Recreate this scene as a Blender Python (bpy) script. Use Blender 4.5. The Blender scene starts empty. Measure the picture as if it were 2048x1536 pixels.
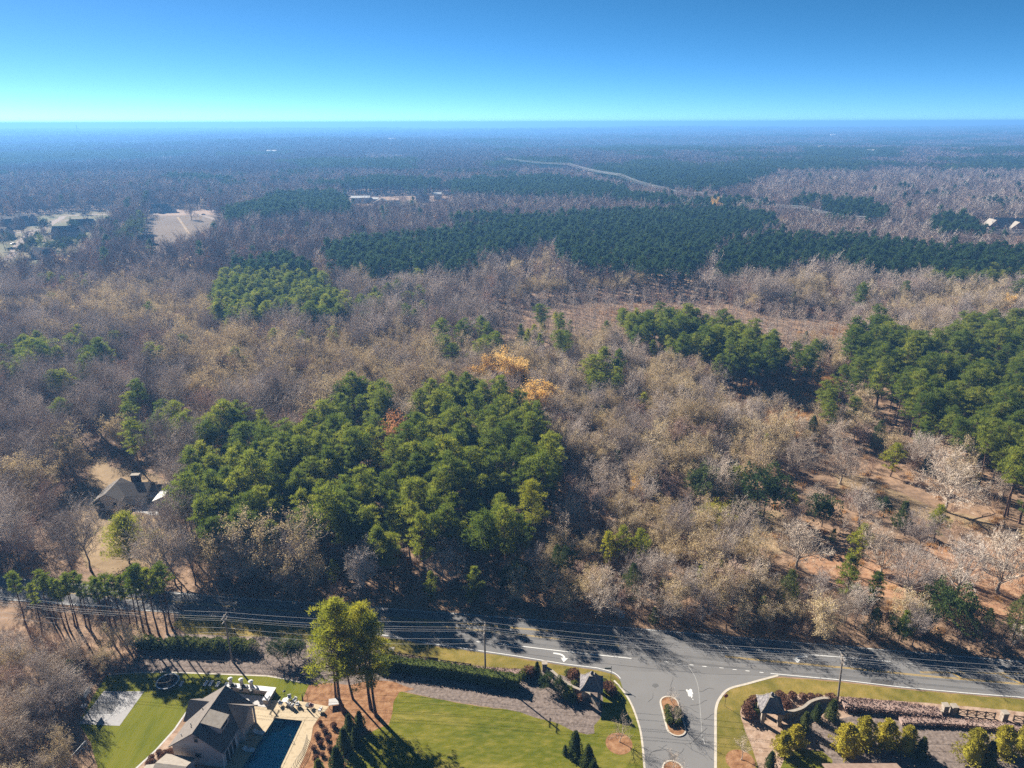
import bpy, math, random
import numpy as np
from mathutils import Vector, Matrix
from mathutils.geometry import tessellate_polygon

random.seed(7)
RNG = np.random.default_rng(11)
SC = bpy.context.scene
COL = SC.collection

# ------------------------------------------------------------------ camera, sky, sun, exposure
F_PX, PITCH, ROLL, CAM_H = 1420.0, math.radians(20.26), math.radians(0.14), 100.0
SUN_ELEV = math.radians(30.0)
SUN_AZ = math.radians(44.0)          # sun stands this far to the left of the view direction (+Y)
cam_data = bpy.data.cameras.new('camera')
cam = bpy.data.objects.new('camera', cam_data); COL.objects.link(cam)
cam_data.sensor_fit = 'HORIZONTAL'; cam_data.sensor_width = 36.0
cam_data.lens = F_PX / 2048 * 36.0
cam_data.clip_start = 1.0; cam_data.clip_end = 80000.0
_c, _s = math.cos(PITCH), math.sin(PITCH)
FW = np.array([0, _c, -_s]); _r0 = np.array([1.0, 0, 0]); _u0 = np.array([0, _s, _c])
RT = _r0 * math.cos(ROLL) - _u0 * math.sin(ROLL)
UP = _u0 * math.cos(ROLL) + _r0 * math.sin(ROLL)
cam.matrix_world = Matrix(((RT[0], UP[0], -FW[0], 0), (RT[1], UP[1], -FW[1], 0), (RT[2], UP[2], -FW[2], CAM_H), (0, 0, 0, 1)))
SC.camera = cam

world = bpy.data.worlds.new('World'); SC.world = world; world.use_nodes = True
wn = world.node_tree.nodes; wl = world.node_tree.links
sky = wn.new('ShaderNodeTexSky'); sky.sky_type = 'NISHITA'; sky.sun_disc = False
sky.sun_elevation = SUN_ELEV; sky.sun_rotation = -SUN_AZ
sky.altitude = 2500; sky.air_density = 0.30; sky.dust_density = 0.24; sky.ozone_density = 4.0
hsv = wn.new('ShaderNodeHueSaturation'); hsv.inputs['Saturation'].default_value = 1.16; hsv.inputs['Hue'].default_value = .485
wl.new(sky.outputs[0], hsv.inputs['Color']); wl.new(hsv.outputs[0], wn['Background'].inputs[0])
wn['Background'].inputs[1].default_value = 0.05

sun_d = bpy.data.lights.new('sun', 'SUN'); sun_d.energy = 5.0; sun_d.angle = math.radians(0.53); sun_d.color = (1.0, 0.93, 0.82)
sun = bpy.data.objects.new('sun', sun_d); COL.objects.link(sun); sun.location = (-200, 260, 300)
_sd = Vector((math.sin(SUN_AZ) * math.cos(SUN_ELEV), -math.cos(SUN_AZ) * math.cos(SUN_ELEV), -math.sin(SUN_ELEV)))
sun.rotation_euler = _sd.to_track_quat('-Z', 'Y').to_euler()

SC.view_settings.view_transform = 'Standard'; SC.view_settings.look = 'None'
SC.view_settings.gamma = 1.0; SC.view_settings.use_curve_mapping = False
SC.view_settings.exposure = 1.85
SC.render.engine = 'CYCLES'
cy = SC.cycles
cy.max_bounces = 4; cy.diffuse_bounces = 2; cy.glossy_bounces = 2; cy.transmission_bounces = 4
cy.volume_bounces = 0; cy.transparent_max_bounces = 4
cy.caustics_reflective = False; cy.caustics_refractive = False
cy.use_adaptive_sampling = True; cy.adaptive_threshold = 0.01
cy.use_denoising = False; cy.denoiser = 'OPENIMAGEDENOISE'; cy.denoising_input_passes = 'RGB_ALBEDO_NORMAL'
SC.render.use_persistent_data = False

# ------------------------------------------------------------------ pixel <-> place
def P(px, py, z=0.0):
    d = FW * F_PX + RT * (px - 1024) + UP * (768 - py)
    t = (z - CAM_H) / d[2]
    return Vector((d[0] * t, d[1] * t, z))
def Qv(x, y, z):
    v = np.stack([x, y, np.full_like(x, 0.0) + z - CAM_H], -1)
    k = F_PX / np.maximum(v @ FW, 1e-3)
    return 1024 + (v @ RT) * k, 768 - (v @ UP) * k
def inpoly(px, py, poly):
    c = np.zeros(px.shape, bool); n = len(poly)
    for i in range(n):
        x0, y0 = poly[i]; x1, y1 = poly[(i + 1) % n]
        if y0 == y1: continue
        m = ((y0 > py) != (y1 > py)) & (px < (x1 - x0) * (py - y0) / (y1 - y0) + x0)
        c ^= m
    return c
def ylin(xx, pts):
    return np.interp(xx, [p[0] for p in pts], [p[1] for p in pts])
def vnoise(x, y, s, seed=0):
    x = np.asarray(x, float) / s + 1000.3 + seed * 17.1; y = np.asarray(y, float) / s + 1000.7 + seed * 9.7
    xi = np.floor(x); yi = np.floor(y); fx = x - xi; fy = y - yi
    fx = fx * fx * (3 - 2 * fx); fy = fy * fy * (3 - 2 * fy)
    def h(a, b):
        v = np.sin(a * 127.1 + b * 311.7 + seed * 3.3) * 43758.5453
        return v - np.floor(v)
    return (h(xi, yi) * (1 - fx) + h(xi + 1, yi) * fx) * (1 - fy) + (h(xi, yi + 1) * (1 - fx) + h(xi + 1, yi + 1) * fx) * fy
def hz(x, y):
    x = np.asarray(x, float); y = np.asarray(y, float)
    r = np.hypot(x, y)
    w = np.clip((r - 900) / 2500, 0, 1); w = w * w * (3 - 2 * w)
    w2 = np.clip((r - 5000) / 9000, 0, 1)
    return w * (26 * (vnoise(x, y, 1500, 3) - .6) + 14 * (vnoise(x, y, 620, 5) - .5)) + w2 * 45 * (vnoise(x, y, 4200, 8) - .35)

# ------------------------------------------------------------------ materials
MATS = {}
GAIN = .70
def _nt(name):
    m = bpy.data.materials.new(name); m.use_nodes = True
    nt = m.node_tree; nt.nodes.clear(); MATS[name] = m
    return m, nt.nodes, nt.links
def ramp(n, cols):
    r = n.new('ShaderNodeValToRGB'); e = r.color_ramp.elements
    while len(e) < len(cols): e.new(0.5)
    for i, c in enumerate(cols):
        p, c = c if isinstance(c[0], (int, float)) and len(c) == 2 else (0.3 + 0.4 * i / max(1, len(cols) - 1), c)
        e[i].position = p; e[i].color = (*c, 1)
    return r
def mat(name, cols, scale=1.0, rough=0.85, bump=0.0, bscale=None, coord='pos', spec=0.06, metal=0.0, detail=5, dist=0.0, big=None, stretch=None):
    """noise mixed colours; big = (colours, scale, amount) adds a second, larger pattern"""
    m, n, l = _nt(name)
    out = n.new('ShaderNodeOutputMaterial'); b = n.new('ShaderNodeBsdfPrincipled')
    b.inputs['Roughness'].default_value = rough; b.inputs['Specular IOR Level'].default_value = spec; b.inputs['Metallic'].default_value = metal
    l.new(b.outputs[0], out.inputs[0])
    if coord == 'pos': co = n.new('ShaderNodeNewGeometry').outputs['Position']
    else: co = n.new('ShaderNodeTexCoord').outputs['Object']
    if stretch:
        mp = n.new('ShaderNodeMapping'); l.new(co, mp.inputs[0]); mp.inputs['Scale'].default_value = stretch[0]; mp.inputs['Rotation'].default_value = (0, 0, stretch[1]); co = mp.outputs[0]
    if isinstance(cols[0], (int, float)): cols = [cols]
    g = GAIN; cols = [tuple(v * g for v in c) for c in cols]
    if big: big = ([tuple(v * g for v in c) for c in big[0]],) + tuple(big[1:])
    if len(cols) == 1:
        c = cols[0]; cols = [tuple(v * .88 for v in c), tuple(min(1, v * 1.1) for v in c)]
    t = n.new('ShaderNodeTexNoise'); t.inputs['Scale'].default_value = scale; t.inputs['Detail'].default_value = detail; t.inputs['Distortion'].default_value = dist
    l.new(co, t.inputs['Vector']); r = ramp(n, cols); l.new(t.outputs[0], r.inputs[0]); col = r.outputs[0]
    if big:
        t2 = n.new('ShaderNodeTexNoise'); t2.inputs['Scale'].default_value = big[1]; t2.inputs['Detail'].default_value = 4
        l.new(co, t2.inputs['Vector']); r2 = ramp(n, big[0]); l.new(t2.outputs[0], r2.inputs[0])
        mx = n.new('ShaderNodeMix'); mx.data_type = 'RGBA'; mx.blend_type = 'MIX'; mx.inputs[0].default_value = big[2]
        l.new(col, mx.inputs[6]); l.new(r2.outputs[0], mx.inputs[7]); col = mx.outputs[2]
    l.new(col, b.inputs['Base Color'])
    if bump:
        t3 = n.new('ShaderNodeTexNoise'); t3.inputs['Scale'].default_value = bscale or scale * 2; t3.inputs['Detail'].default_value = 3
        l.new(co, t3.inputs['Vector']); bp = n.new('ShaderNodeBump'); bp.inputs['Strength'].default_value = 1.0; bp.inputs['Distance'].default_value = bump
        l.new(t3.outputs[0], bp.inputs['Height']); l.new(bp.outputs[0], b.inputs['Normal'])
    return m
def leafmat(name, cols, trans=0.35, nscale=0.6, tcol=None, inst=0.55):
    m, n, l = _nt(name)
    out = n.new('ShaderNodeOutputMaterial')
    oi = n.new('ShaderNodeObjectInfo'); geo = n.new('ShaderNodeNewGeometry')
    t = n.new('ShaderNodeTexNoise'); t.inputs['Scale'].default_value = nscale; t.inputs['Detail'].default_value = 3
    l.new(geo.outputs['Position'], t.inputs['Vector'])
    mr = n.new('ShaderNodeMapRange'); mr.inputs[1].default_value = .3; mr.inputs[2].default_value = .7; l.new(t.outputs[0], mr.inputs[0])
    mx = n.new('ShaderNodeMix'); mx.data_type = 'FLOAT'; mx.inputs[0].default_value = inst
    l.new(mr.outputs[0], mx.inputs[2]); l.new(oi.outputs['Random'], mx.inputs[3])
    r = ramp(n, [(i / max(1, len(cols) - 1), c) for i, c in enumerate(cols)]); l.new(mx.outputs[0], r.inputs[0])
    d = n.new('ShaderNodeBsdfDiffuse'); l.new(r.outputs[0], d.inputs[0])
    if trans <= 0: l.new(d.outputs[0], out.inputs[0]); return m
    tr = n.new('ShaderNodeBsdfTranslucent'); l.new(r.outputs[0], tr.inputs[0])
    if tcol:
        mm = n.new('ShaderNodeMix'); mm.data_type = 'RGBA'; mm.blend_type = 'MULTIPLY'; mm.inputs[0].default_value = 1; mm.inputs[7].default_value = (*tcol, 1)
        l.new(r.outputs[0], mm.inputs[6]); l.new(mm.outputs[2], tr.inputs[0])
    ms = n.new('ShaderNodeMixShader'); ms.inputs[0].default_value = trans
    l.new(d.outputs[0], ms.inputs[1]); l.new(tr.outputs[0], ms.inputs[2]); l.new(ms.outputs[0], out.inputs[0])
    return m

# ground and paving
M_floor = mat('forest_floor', [(.12, .066, .036), (.26, .135, .07), (.40, .235, .135)], .55, .95, .06, 2.5, detail=8, big=([(.10, .062, .04), (.36, .21, .115), (.24, .15, .085)], .035, .5))
M_asph = mat('asphalt', [(.155, .15, .147), (.20, .193, .188)], .35, .9, .004, 30, detail=8, big=([(.155, .15, .148), (.215, .207, .20)], .05, .5))
M_asph2 = mat('street_asphalt', [(.18, .175, .172), (.215, .208, .203)], .3, .9, .004, 30, detail=8, big=([(.18, .176, .173), (.23, .222, .215)], .04, .5))
M_patch = mat('asphalt_patch', [(.085, .083, .083), (.105, .102, .10)], .6, .9)
M_white = mat('white_road_paint', [(.62, .61, .58), (.78, .77, .74)], 2.0, .7)
M_yellow = mat('yellow_road_paint', [(.46, .30, .07), (.58, .40, .12)], 2.0, .7)
M_seal = mat('worn_paint', [(.30, .295, .285), (.46, .45, .43)], 3.0, .8)
M_lawn = mat('lawn_grass', [(.06, .075, .006), (.13, .135, .012), (.28, .225, .055)], .9, .95, .05, 3.0, detail=9, big=([(.04, .075, .004), (.14, .14, .014), (.36, .28, .085)], .07, .55), stretch=((.6, 1.5, 1), -.18))
M_lawn2 = mat('bright_lawn_grass', [(.085, .105, .006), (.15, .155, .012), (.20, .18, .022)], .5, .95, .05, 3.0, detail=8, big=([(.085, .11, .006), (.17, .165, .015)], .12, .5), stretch=((1, .25, 1), .9))
M_verge = mat('verge_grass', [(.09, .09, .014), (.20, .165, .035), (.32, .23, .075)], .5, .95, .05, 3.0, detail=9, big=([(.07, .085, .010), (.30, .21, .06)], .12, .45))
M_tan = mat('dry_tan_grass', [(.20, .14, .08), (.30, .215, .125), (.38, .28, .165)], .4, .95, .04, 2.0, detail=8, big=([(.22, .15, .085), (.44, .31, .18)], .06, .5))
M_mulch = mat('grey_brown_mulch', [(.12, .092, .078), (.20, .158, .135), (.27, .215, .185)], 1.6, .95, .08, 2.2, detail=7)
M_straw = mat('pine_straw', [(.16, .075, .035), (.29, .15, .075), (.38, .22, .12)], .9, .95, .06, 3, detail=8)
M_bed = mat('planting_bed', [(.24, .15, .10), (.38, .265, .19), (.46, .34, .26)], .8, .95, .05, 3, detail=7)
M_deck = mat('pool_deck_stone', [(.40, .31, .20), (.52, .42, .28), (.46, .36, .24)], 1.4, .75, .01, 5, detail=4)
M_path = mat('gravel_path', [(.22, .17, .14), (.33, .26, .21)], 1.2, .95, .02, 6)
M_conc = mat('concrete', [(.46, .41, .34), (.60, .54, .46)], 1.2, .85)
M_concl = mat('pale_concrete', [(.44, .42, .40), (.55, .53, .51)], 1.5, .8)
M_court = mat('court_tile', [(.27, .26, .26), (.33, .32, .32)], 3, .6)
M_courtd = mat('court_key_tile', [(.13, .127, .13), (.17, .165, .168)], 3, .6)
M_field = mat('hay_field', [(.13, .088, .055), (.18, .125, .08)], .12, .95, detail=8, big=([(.12, .083, .052), (.19, .135, .085)], .02, .5))
M_canopy = None
# trees
M_pine = leafmat('pine_needles', [(.048, .080, .022), (.090, .130, .032), (.150, .185, .040), (.25, .26, .055)], .5, .55, (1.25, 1.15, .6))
M_pinem = leafmat('plantation_needles', [(.026, .052, .022), (.045, .08, .030), (.075, .115, .036)], .4, .1)
M_twigm = leafmat('far_bare_canopy', [(.11, .082, .075), (.17, .13, .118), (.25, .195, .172)], 0.0, .02, inst=.6)  # darkened: shaded sides of the backlit far crowns painted into the colour
M_pinef = leafmat('far_pine_canopy', [(.022, .042, .012), (.045, .07, .018), (.07, .095, .022)], .3, .02)  # darker than the near needles: crown self-shadow averaged into the colour
M_pine2 = leafmat('yellow_pine_needles', [(.12, .16, .028), (.21, .23, .036), (.33, .31, .052)], .5, .6, (1.25, 1.15, .6))
M_cedar = leafmat('cedar_foliage', [(.045, .065, .022), (.08, .10, .03), (.14, .15, .045)], .35, .8)
M_yew = leafmat('gold_evergreen_foliage', [(.20, .185, .026), (.32, .28, .036), (.44, .36, .045)], .4, 1.2)
M_mag = leafmat('glossy_evergreen_leaves', [(.030, .050, .018), (.06, .085, .026), (.12, .14, .045)], .3, 1.0)
M_box = leafmat('shrub_leaves', [(.06, .08, .022), (.105, .125, .03), (.165, .175, .045)], .3, 1.5)
M_red = leafmat('russet_shrub_leaves', [(.10, .05, .035), (.16, .085, .055), (.20, .12, .075)], .25, 1.5)
M_bamb = leafmat('bamboo_leaves', [(.16, .19, .02), (.26, .26, .028), (.34, .30, .035)], .45, 1.0)
M_gold = leafmat('golden_leaves', [(.52, .31, .09), (.68, .44, .14), (.80, .58, .23)], .35, .8)
M_tanl = leafmat('tan_leaves', [(.32, .235, .12), (.45, .345, .185), (.56, .45, .25)], .3, .8)
M_rust = leafmat('rust_leaves', [(.40, .18, .07), (.54, .27, .12), (.62, .36, .18)], .3, .8)
M_twig = leafmat('bare_twigs', [(.21, .17, .15), (.33, .275, .24), (.43, .365, .31), (.56, .48, .41)], 0.0, .12, inst=.75)
M_twigp = leafmat('pale_twigs', [(.29, .235, .19), (.42, .345, .275), (.53, .445, .36)], 0.0, .12, inst=.75)
M_twigr = leafmat('reddish_twigs', [(.24, .165, .14), (.37, .26, .21), (.50, .37, .295)], 0.0, .12, inst=.75)
M_bark = mat('grey_bark', [(.13, .10, .085), (.25, .20, .17)], 1.5, .95, coord='obj')
M_barkp = mat('pale_bark', [(.34, .29, .245), (.48, .42, .36)], 1.5, .95, coord='obj')
M_pbark = mat('pine_bark', [(.11, .065, .045), (.20, .125, .09)], 2.0, .95, coord='obj')
M_broom = leafmat('broomsedge', [(.34, .18, .075), (.46, .27, .12), (.54, .36, .18)], .35, .5)
M_brush = leafmat('brush_twigs', [(.23, .15, .11), (.34, .235, .17), (.44, .32, .225)], 0.0, .5)

# ------------------------------------------------------------------ mesh helpers
def nrm(v): return v / np.maximum(np.linalg.norm(v, axis=-1, keepdims=True), 1e-9)
def mesh_from(name, verts, faces, mats, midx=None, smooth=False):
    me = bpy.data.meshes.new(name)
    verts = np.asarray(verts, np.float32)
    if isinstance(faces, np.ndarray):
        nf, k = faces.shape
        me.vertices.add(len(verts)); me.vertices.foreach_set('co', verts.ravel())
        me.loops.add(nf * k); me.loops.foreach_set('vertex_index', faces.astype(np.int32).ravel())
        me.polygons.add(nf); me.polygons.foreach_set('loop_start', np.arange(0, nf * k, k, dtype=np.int32))
    else:
        me.from_pydata([tuple(map(float, v)) for v in verts], [], faces)
    for m in (mats if isinstance(mats, (list, tuple)) else [mats]): me.materials.append(m)
    if midx is not None: me.polygons.foreach_set('material_index', np.asarray(midx, np.int32))
    if smooth: me.polygons.foreach_set('use_smooth', np.ones(len(me.polygons), bool))
    me.update(calc_edges=True); me.validate()
    return me
def link(name, data, parent=None, loc=None):
    o = bpy.data.objects.new(name, data); COL.objects.link(o)
    if parent is not None: o.parent = parent
    if loc is not None: o.location = loc
    return o
def tag(o, label=None, cat=None, group=None, kind=None):
    if label: o['label'] = label
    if cat: o['category'] = cat
    if group: o['group'] = group
    if kind: o['kind'] = kind
    return o
def thing(name, label, cat, loc=(0, 0, 0), rz=0.0, group=None):
    o = link(name, None, None, loc); o.rotation_euler = (0, 0, rz); o.empty_display_size = .5
    return tag(o, label, cat, group)
class MB:
    def __init__(s): s.v = []; s.f = []
    def add(s, vs, fs):
        o = len(s.v); s.v += [tuple(v) for v in vs]; s.f += [tuple(i + o for i in f) for f in fs]; return s
    def box(s, x0, x1, y0, y1, z0, z1):
        return s.add([(x0, y0, z0), (x1, y0, z0), (x1, y1, z0), (x0, y1, z0), (x0, y0, z1), (x1, y0, z1), (x1, y1, z1), (x0, y1, z1)],
                     [(0, 3, 2, 1), (4, 5, 6, 7), (0, 1, 5, 4), (1, 2, 6, 5), (2, 3, 7, 6), (3, 0, 4, 7)])
    def tube(s, p0, p1, r0, r1=None, n=8, cap=True):
        r1 = r0 if r1 is None else r1
        p0 = Vector(p0); p1 = Vector(p1); d = (p1 - p0).normalized()
        a = d.orthogonal().normalized(); b = d.cross(a)
        vs = [p0 + (a * math.cos(i * 2 * math.pi / n) + b * math.sin(i * 2 * math.pi / n)) * r0 for i in range(n)]
        vs += [p1 + (a * math.cos(i * 2 * math.pi / n) + b * math.sin(i * 2 * math.pi / n)) * r1 for i in range(n)]
        fs = [(i, (i + 1) % n, n + (i + 1) % n, n + i) for i in range(n)]
        if cap: fs += [tuple(range(n - 1, -1, -1)), tuple(range(n, 2 * n))]
        return s.add(vs, fs)
    def path(s, pts, r, n=6):
        for a, b in zip(pts[:-1], pts[1:]): s.tube(a, b, r, r, n)
        return s
    def beam(s, p0, p1, w, h):
        p0 = Vector(p0); p1 = Vector(p1); d = (p1 - p0).normalized()
        a = Vector((-d.y, d.x, 0)); a = a.normalized() if a.length > 1e-4 else Vector((1, 0, 0)); b = a.cross(d) * -1
        a = a * w / 2; b = b * h / 2
        return s.add([p0 - a - b, p0 + a - b, p0 + a + b, p0 - a + b, p1 - a - b, p1 + a - b, p1 + a + b, p1 - a + b],
                     [(0, 1, 2, 3), (7, 6, 5, 4), (0, 4, 5, 1), (1, 5, 6, 2), (2, 6, 7, 3), (3, 7, 4, 0)])
    def slab(s, pts, t):
        """a flat polygon with thickness t below it"""
        n = len(pts); p = [Vector(q) for q in pts]
        nn = (p[1] - p[0]).cross(p[2] - p[0]).normalized()
        if nn.z < 0: p.reverse(); nn = -nn
        lo = [q - nn * t for q in p]
        return s.add(p + lo, [tuple(range(n)), tuple(range(2 * n - 1, n - 1, -1))] + [(i, n + i, n + (i + 1) % n, (i + 1) % n) for i in range(n)])
    def build(s, name, m, parent=None, loc=None, smooth=False):
        me = mesh_from(name, s.v, s.f, m, smooth=smooth)
        return link(name, me, parent, loc)

def densify(pts, step, closed=True, jit=0.0, seed=1):
    rr = random.Random(seed); out = []
    n = len(pts)
    for i in range(n if closed else n - 1):
        a = Vector(pts[i]).xy; b = Vector(pts[(i + 1) % n]).xy
        k = max(1, int((b - a).length / step))
        d = (b - a).normalized() if (b - a).length > 0 else Vector((0, 0)); q = Vector((-d.y, d.x))
        for j in range(k):
            p = a.lerp(b, j / k)
            if j and jit: p = p + q * rr.uniform(-jit, jit)
            out.append((p.x, p.y))
    if not closed: out.append(tuple(Vector(pts[-1]).xy))
    return out
def smooth_path(pts, k=6, closed=False):
    """Catmull-Rom through points"""
    p = [Vector(q).xy for q in pts]; n = len(p); out = []
    for i in range(n if closed else n - 1):
        a = p[(i - 1) % n] if closed or i > 0 else p[0] * 2 - p[1]
        b = p[i]; c = p[(i + 1) % n]
        d = p[(i + 2) % n] if closed or i + 2 < n else c * 2 - b
        for j in range(k):
            t = j / k
            out.append(tuple(.5 * ((2 * b) + (c - a) * t + (2 * a - 5 * b + 4 * c - d) * t * t + (3 * b - a - 3 * c + d) * t ** 3)))
    if not closed: out.append(tuple(p[-1]))
    return out
def px(pts, z=0.0): return [P(x, y, z) for x, y in pts]
def sheet(name, pts, z, m, parent=None, kind='structure', jit=0.0, step=1.2, seed=1, label=None):
    pts = densify(pts, step, True, jit, seed) if jit else [tuple(Vector(p).xy) for p in pts]
    vs = [Vector((a, b, z)) for a, b in pts]
    tris = tessellate_polygon([vs])
    fs = []
    for t in tris:
        a, b, c = (vs[i] for i in t)
        fs.append(tuple(t) if (b - a).cross(c - a).z > 0 else tuple(reversed(t)))
    o = link(name, mesh_from(name, vs, fs, m), parent)
    if parent is None: tag(o, label, None, None, kind)
    return o
def strip(pts, w, z, off=0.0):
    """ribbon along a path"""
    p = [Vector(q).xy for q in pts]; mb = MB(); vs = []
    for i, q in enumerate(p):
        d = (p[min(i + 1, len(p) - 1)] - p[max(i - 1, 0)]).normalized(); nn = Vector((-d.y, d.x))
        vs += [(*(q + nn * (off + w / 2)), z), (*(q + nn * (off - w / 2)), z)]
    mb.add(vs, [(2 * i, 2 * i + 1, 2 * i + 3, 2 * i + 2) for i in range(len(p) - 1)])
    return mb

# foliage generators ------------------------------------------------
def cards(pos, nr, size, wid, rng, spread=.6, tri=False):
    """leaf faces at pos, pointing roughly along nr"""
    n = len(pos)
    d = nrm(nr + rng.normal(0, spread, (n, 3)))
    a = nrm(np.cross(d, rng.normal(0, 1, (n, 3))))
    L = (size * rng.uniform(.7, 1.3, n))[:, None]; W = (wid * rng.uniform(.7, 1.3, n))[:, None]
    if tri:
        v = np.stack([pos - a * W / 2, pos + a * W / 2, pos + d * L], 1)
        return v.reshape(-1, 3), np.arange(3 * n).reshape(-1, 3)
    v = np.stack([pos, pos + d * L * .5 + a * W / 2, pos + d * L, pos + d * L * .5 - a * W / 2], 1)
    q = np.arange(4 * n).reshape(-1, 4)
    return v.reshape(-1, 3), np.concatenate([q[:, :3], q[:, [0, 2, 3]]])
def merge(parts):
    vs, fs, o = [], [], 0
    for v, f in parts: vs.append(v); fs.append(f + o); o += len(v)
    return np.concatenate(vs), np.concatenate(fs)
def segs(P0, P1, R0, R1, n=4):
    P0, P1, R0, R1 = (np.asarray(q, float) for q in (P0, P1, R0, R1))
    k = len(P0); d = nrm(P1 - P0)
    ref = np.where(np.abs(d[:, 2:3]) > .9, np.array([[1., 0, 0]]), np.array([[0, 0, 1.]]))
    a = nrm(np.cross(d, ref)); b = np.cross(d, a)
    an = np.arange(n) * 2 * math.pi / n
    ring = a[:, None] * np.cos(an)[None, :, None] + b[:, None] * np.sin(an)[None, :, None]
    v = np.concatenate([P0[:, None] + ring * R0[:, None, None], P1[:, None] + ring * R1[:, None, None]], 1).reshape(-1, 3)
    i = np.arange(n); j = (i + 1) % n
    q = np.concatenate([np.stack([i, j, n + j], 1), np.stack([i, n + j, n + i], 1)])
    f = (np.arange(k)[:, None, None] * 2 * n + q[None]).reshape(-1, 3)
    return v, f
def clump_cloud(cent, rad, per, size, wid, rng, flat=.7, upb=.5, tri=True):
    c = np.repeat(cent, per, 0); r = np.repeat(rad, per)[:, None]
    d = nrm(rng.normal(0, 1, (len(c), 3))); d[:, 2] = np.abs(d[:, 2]) * .9 + d[:, 2] * .1
    d = nrm(d)
    pos = c + d * r * rng.uniform(.45, 1, (len(c), 1)) * np.array([1, 1, flat])
    return cards(pos, d + np.array([0, 0, upb]), size, wid, rng, .45, tri)

def pine_model(seed, H=22., R=3.0, base=.48, ncl=78, per=46, size=.62, wid=.17, taper=.75, lean=.3):
    rng = np.random.default_rng(seed)
    k = 7; zz = np.linspace(0, H * .97, k); sway = np.cumsum(rng.normal(0, lean * .35, (k, 2)), 0); sway[0] = 0
    tp = np.concatenate([sway, zz[:, None]], 1)
    tr = .02 + .0125 * H * (1 - zz / H) ** .8; tr[0] *= 1.25
    tv = [segs(tp[:-1], tp[1:], tr[:-1], tr[1:], 6)]
    t = rng.uniform(0, 1, ncl) ** .85; z = H * (base + (1 - base) * t)
    prof = np.minimum(1, .45 + t * 2.2) * (1 - t ** 2.6) ** taper
    lob = rng.uniform(0, 6.28, 3)
    ang = rng.uniform(0, 6.28, ncl)
    prof = prof * (1 + .30 * np.sin(ang * 2 + lob[0] + z * .35) + .26 * np.sin(ang * 3 + lob[1] + z * .9))
    rr = R * prof * rng.uniform(.35, 1.05, ncl) + .15
    ax = np.stack([np.interp(z, zz, tp[:, 0]), np.interp(z, zz, tp[:, 1])], 1)
    cent = np.stack([ax[:, 0] + rr * np.cos(ang), ax[:, 1] + rr * np.sin(ang), z + .22 * rr + rng.normal(0, .35, ncl)], 1)
    b0 = np.stack([ax[:, 0], ax[:, 1], z - .25 * rr - .2], 1)
    tv.append(segs(b0, cent, .02 + .018 * rr, np.full(ncl, .012), 3))
    # dead stubs under the crown
    ns = 10; zs = rng.uniform(min(.25, base * .6) * H, H * base, ns); an = rng.uniform(0, 6.28, ns); q = np.stack([np.interp(zs, zz, tp[:, 0]), np.interp(zs, zz, tp[:, 1]), zs], 1)
    tv.append(segs(q, q + np.stack([np.cos(an), np.sin(an), np.full(ns, .1)], 1) * rng.uniform(.5, 1.6, (ns, 1)), np.full(ns, .035), np.full(ns, .01), 3))
    crown = clump_cloud(cent, R * .25 * rng.uniform(.55, 1.45, ncl), per, size, wid, rng)
    return merge(tv), crown

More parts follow.
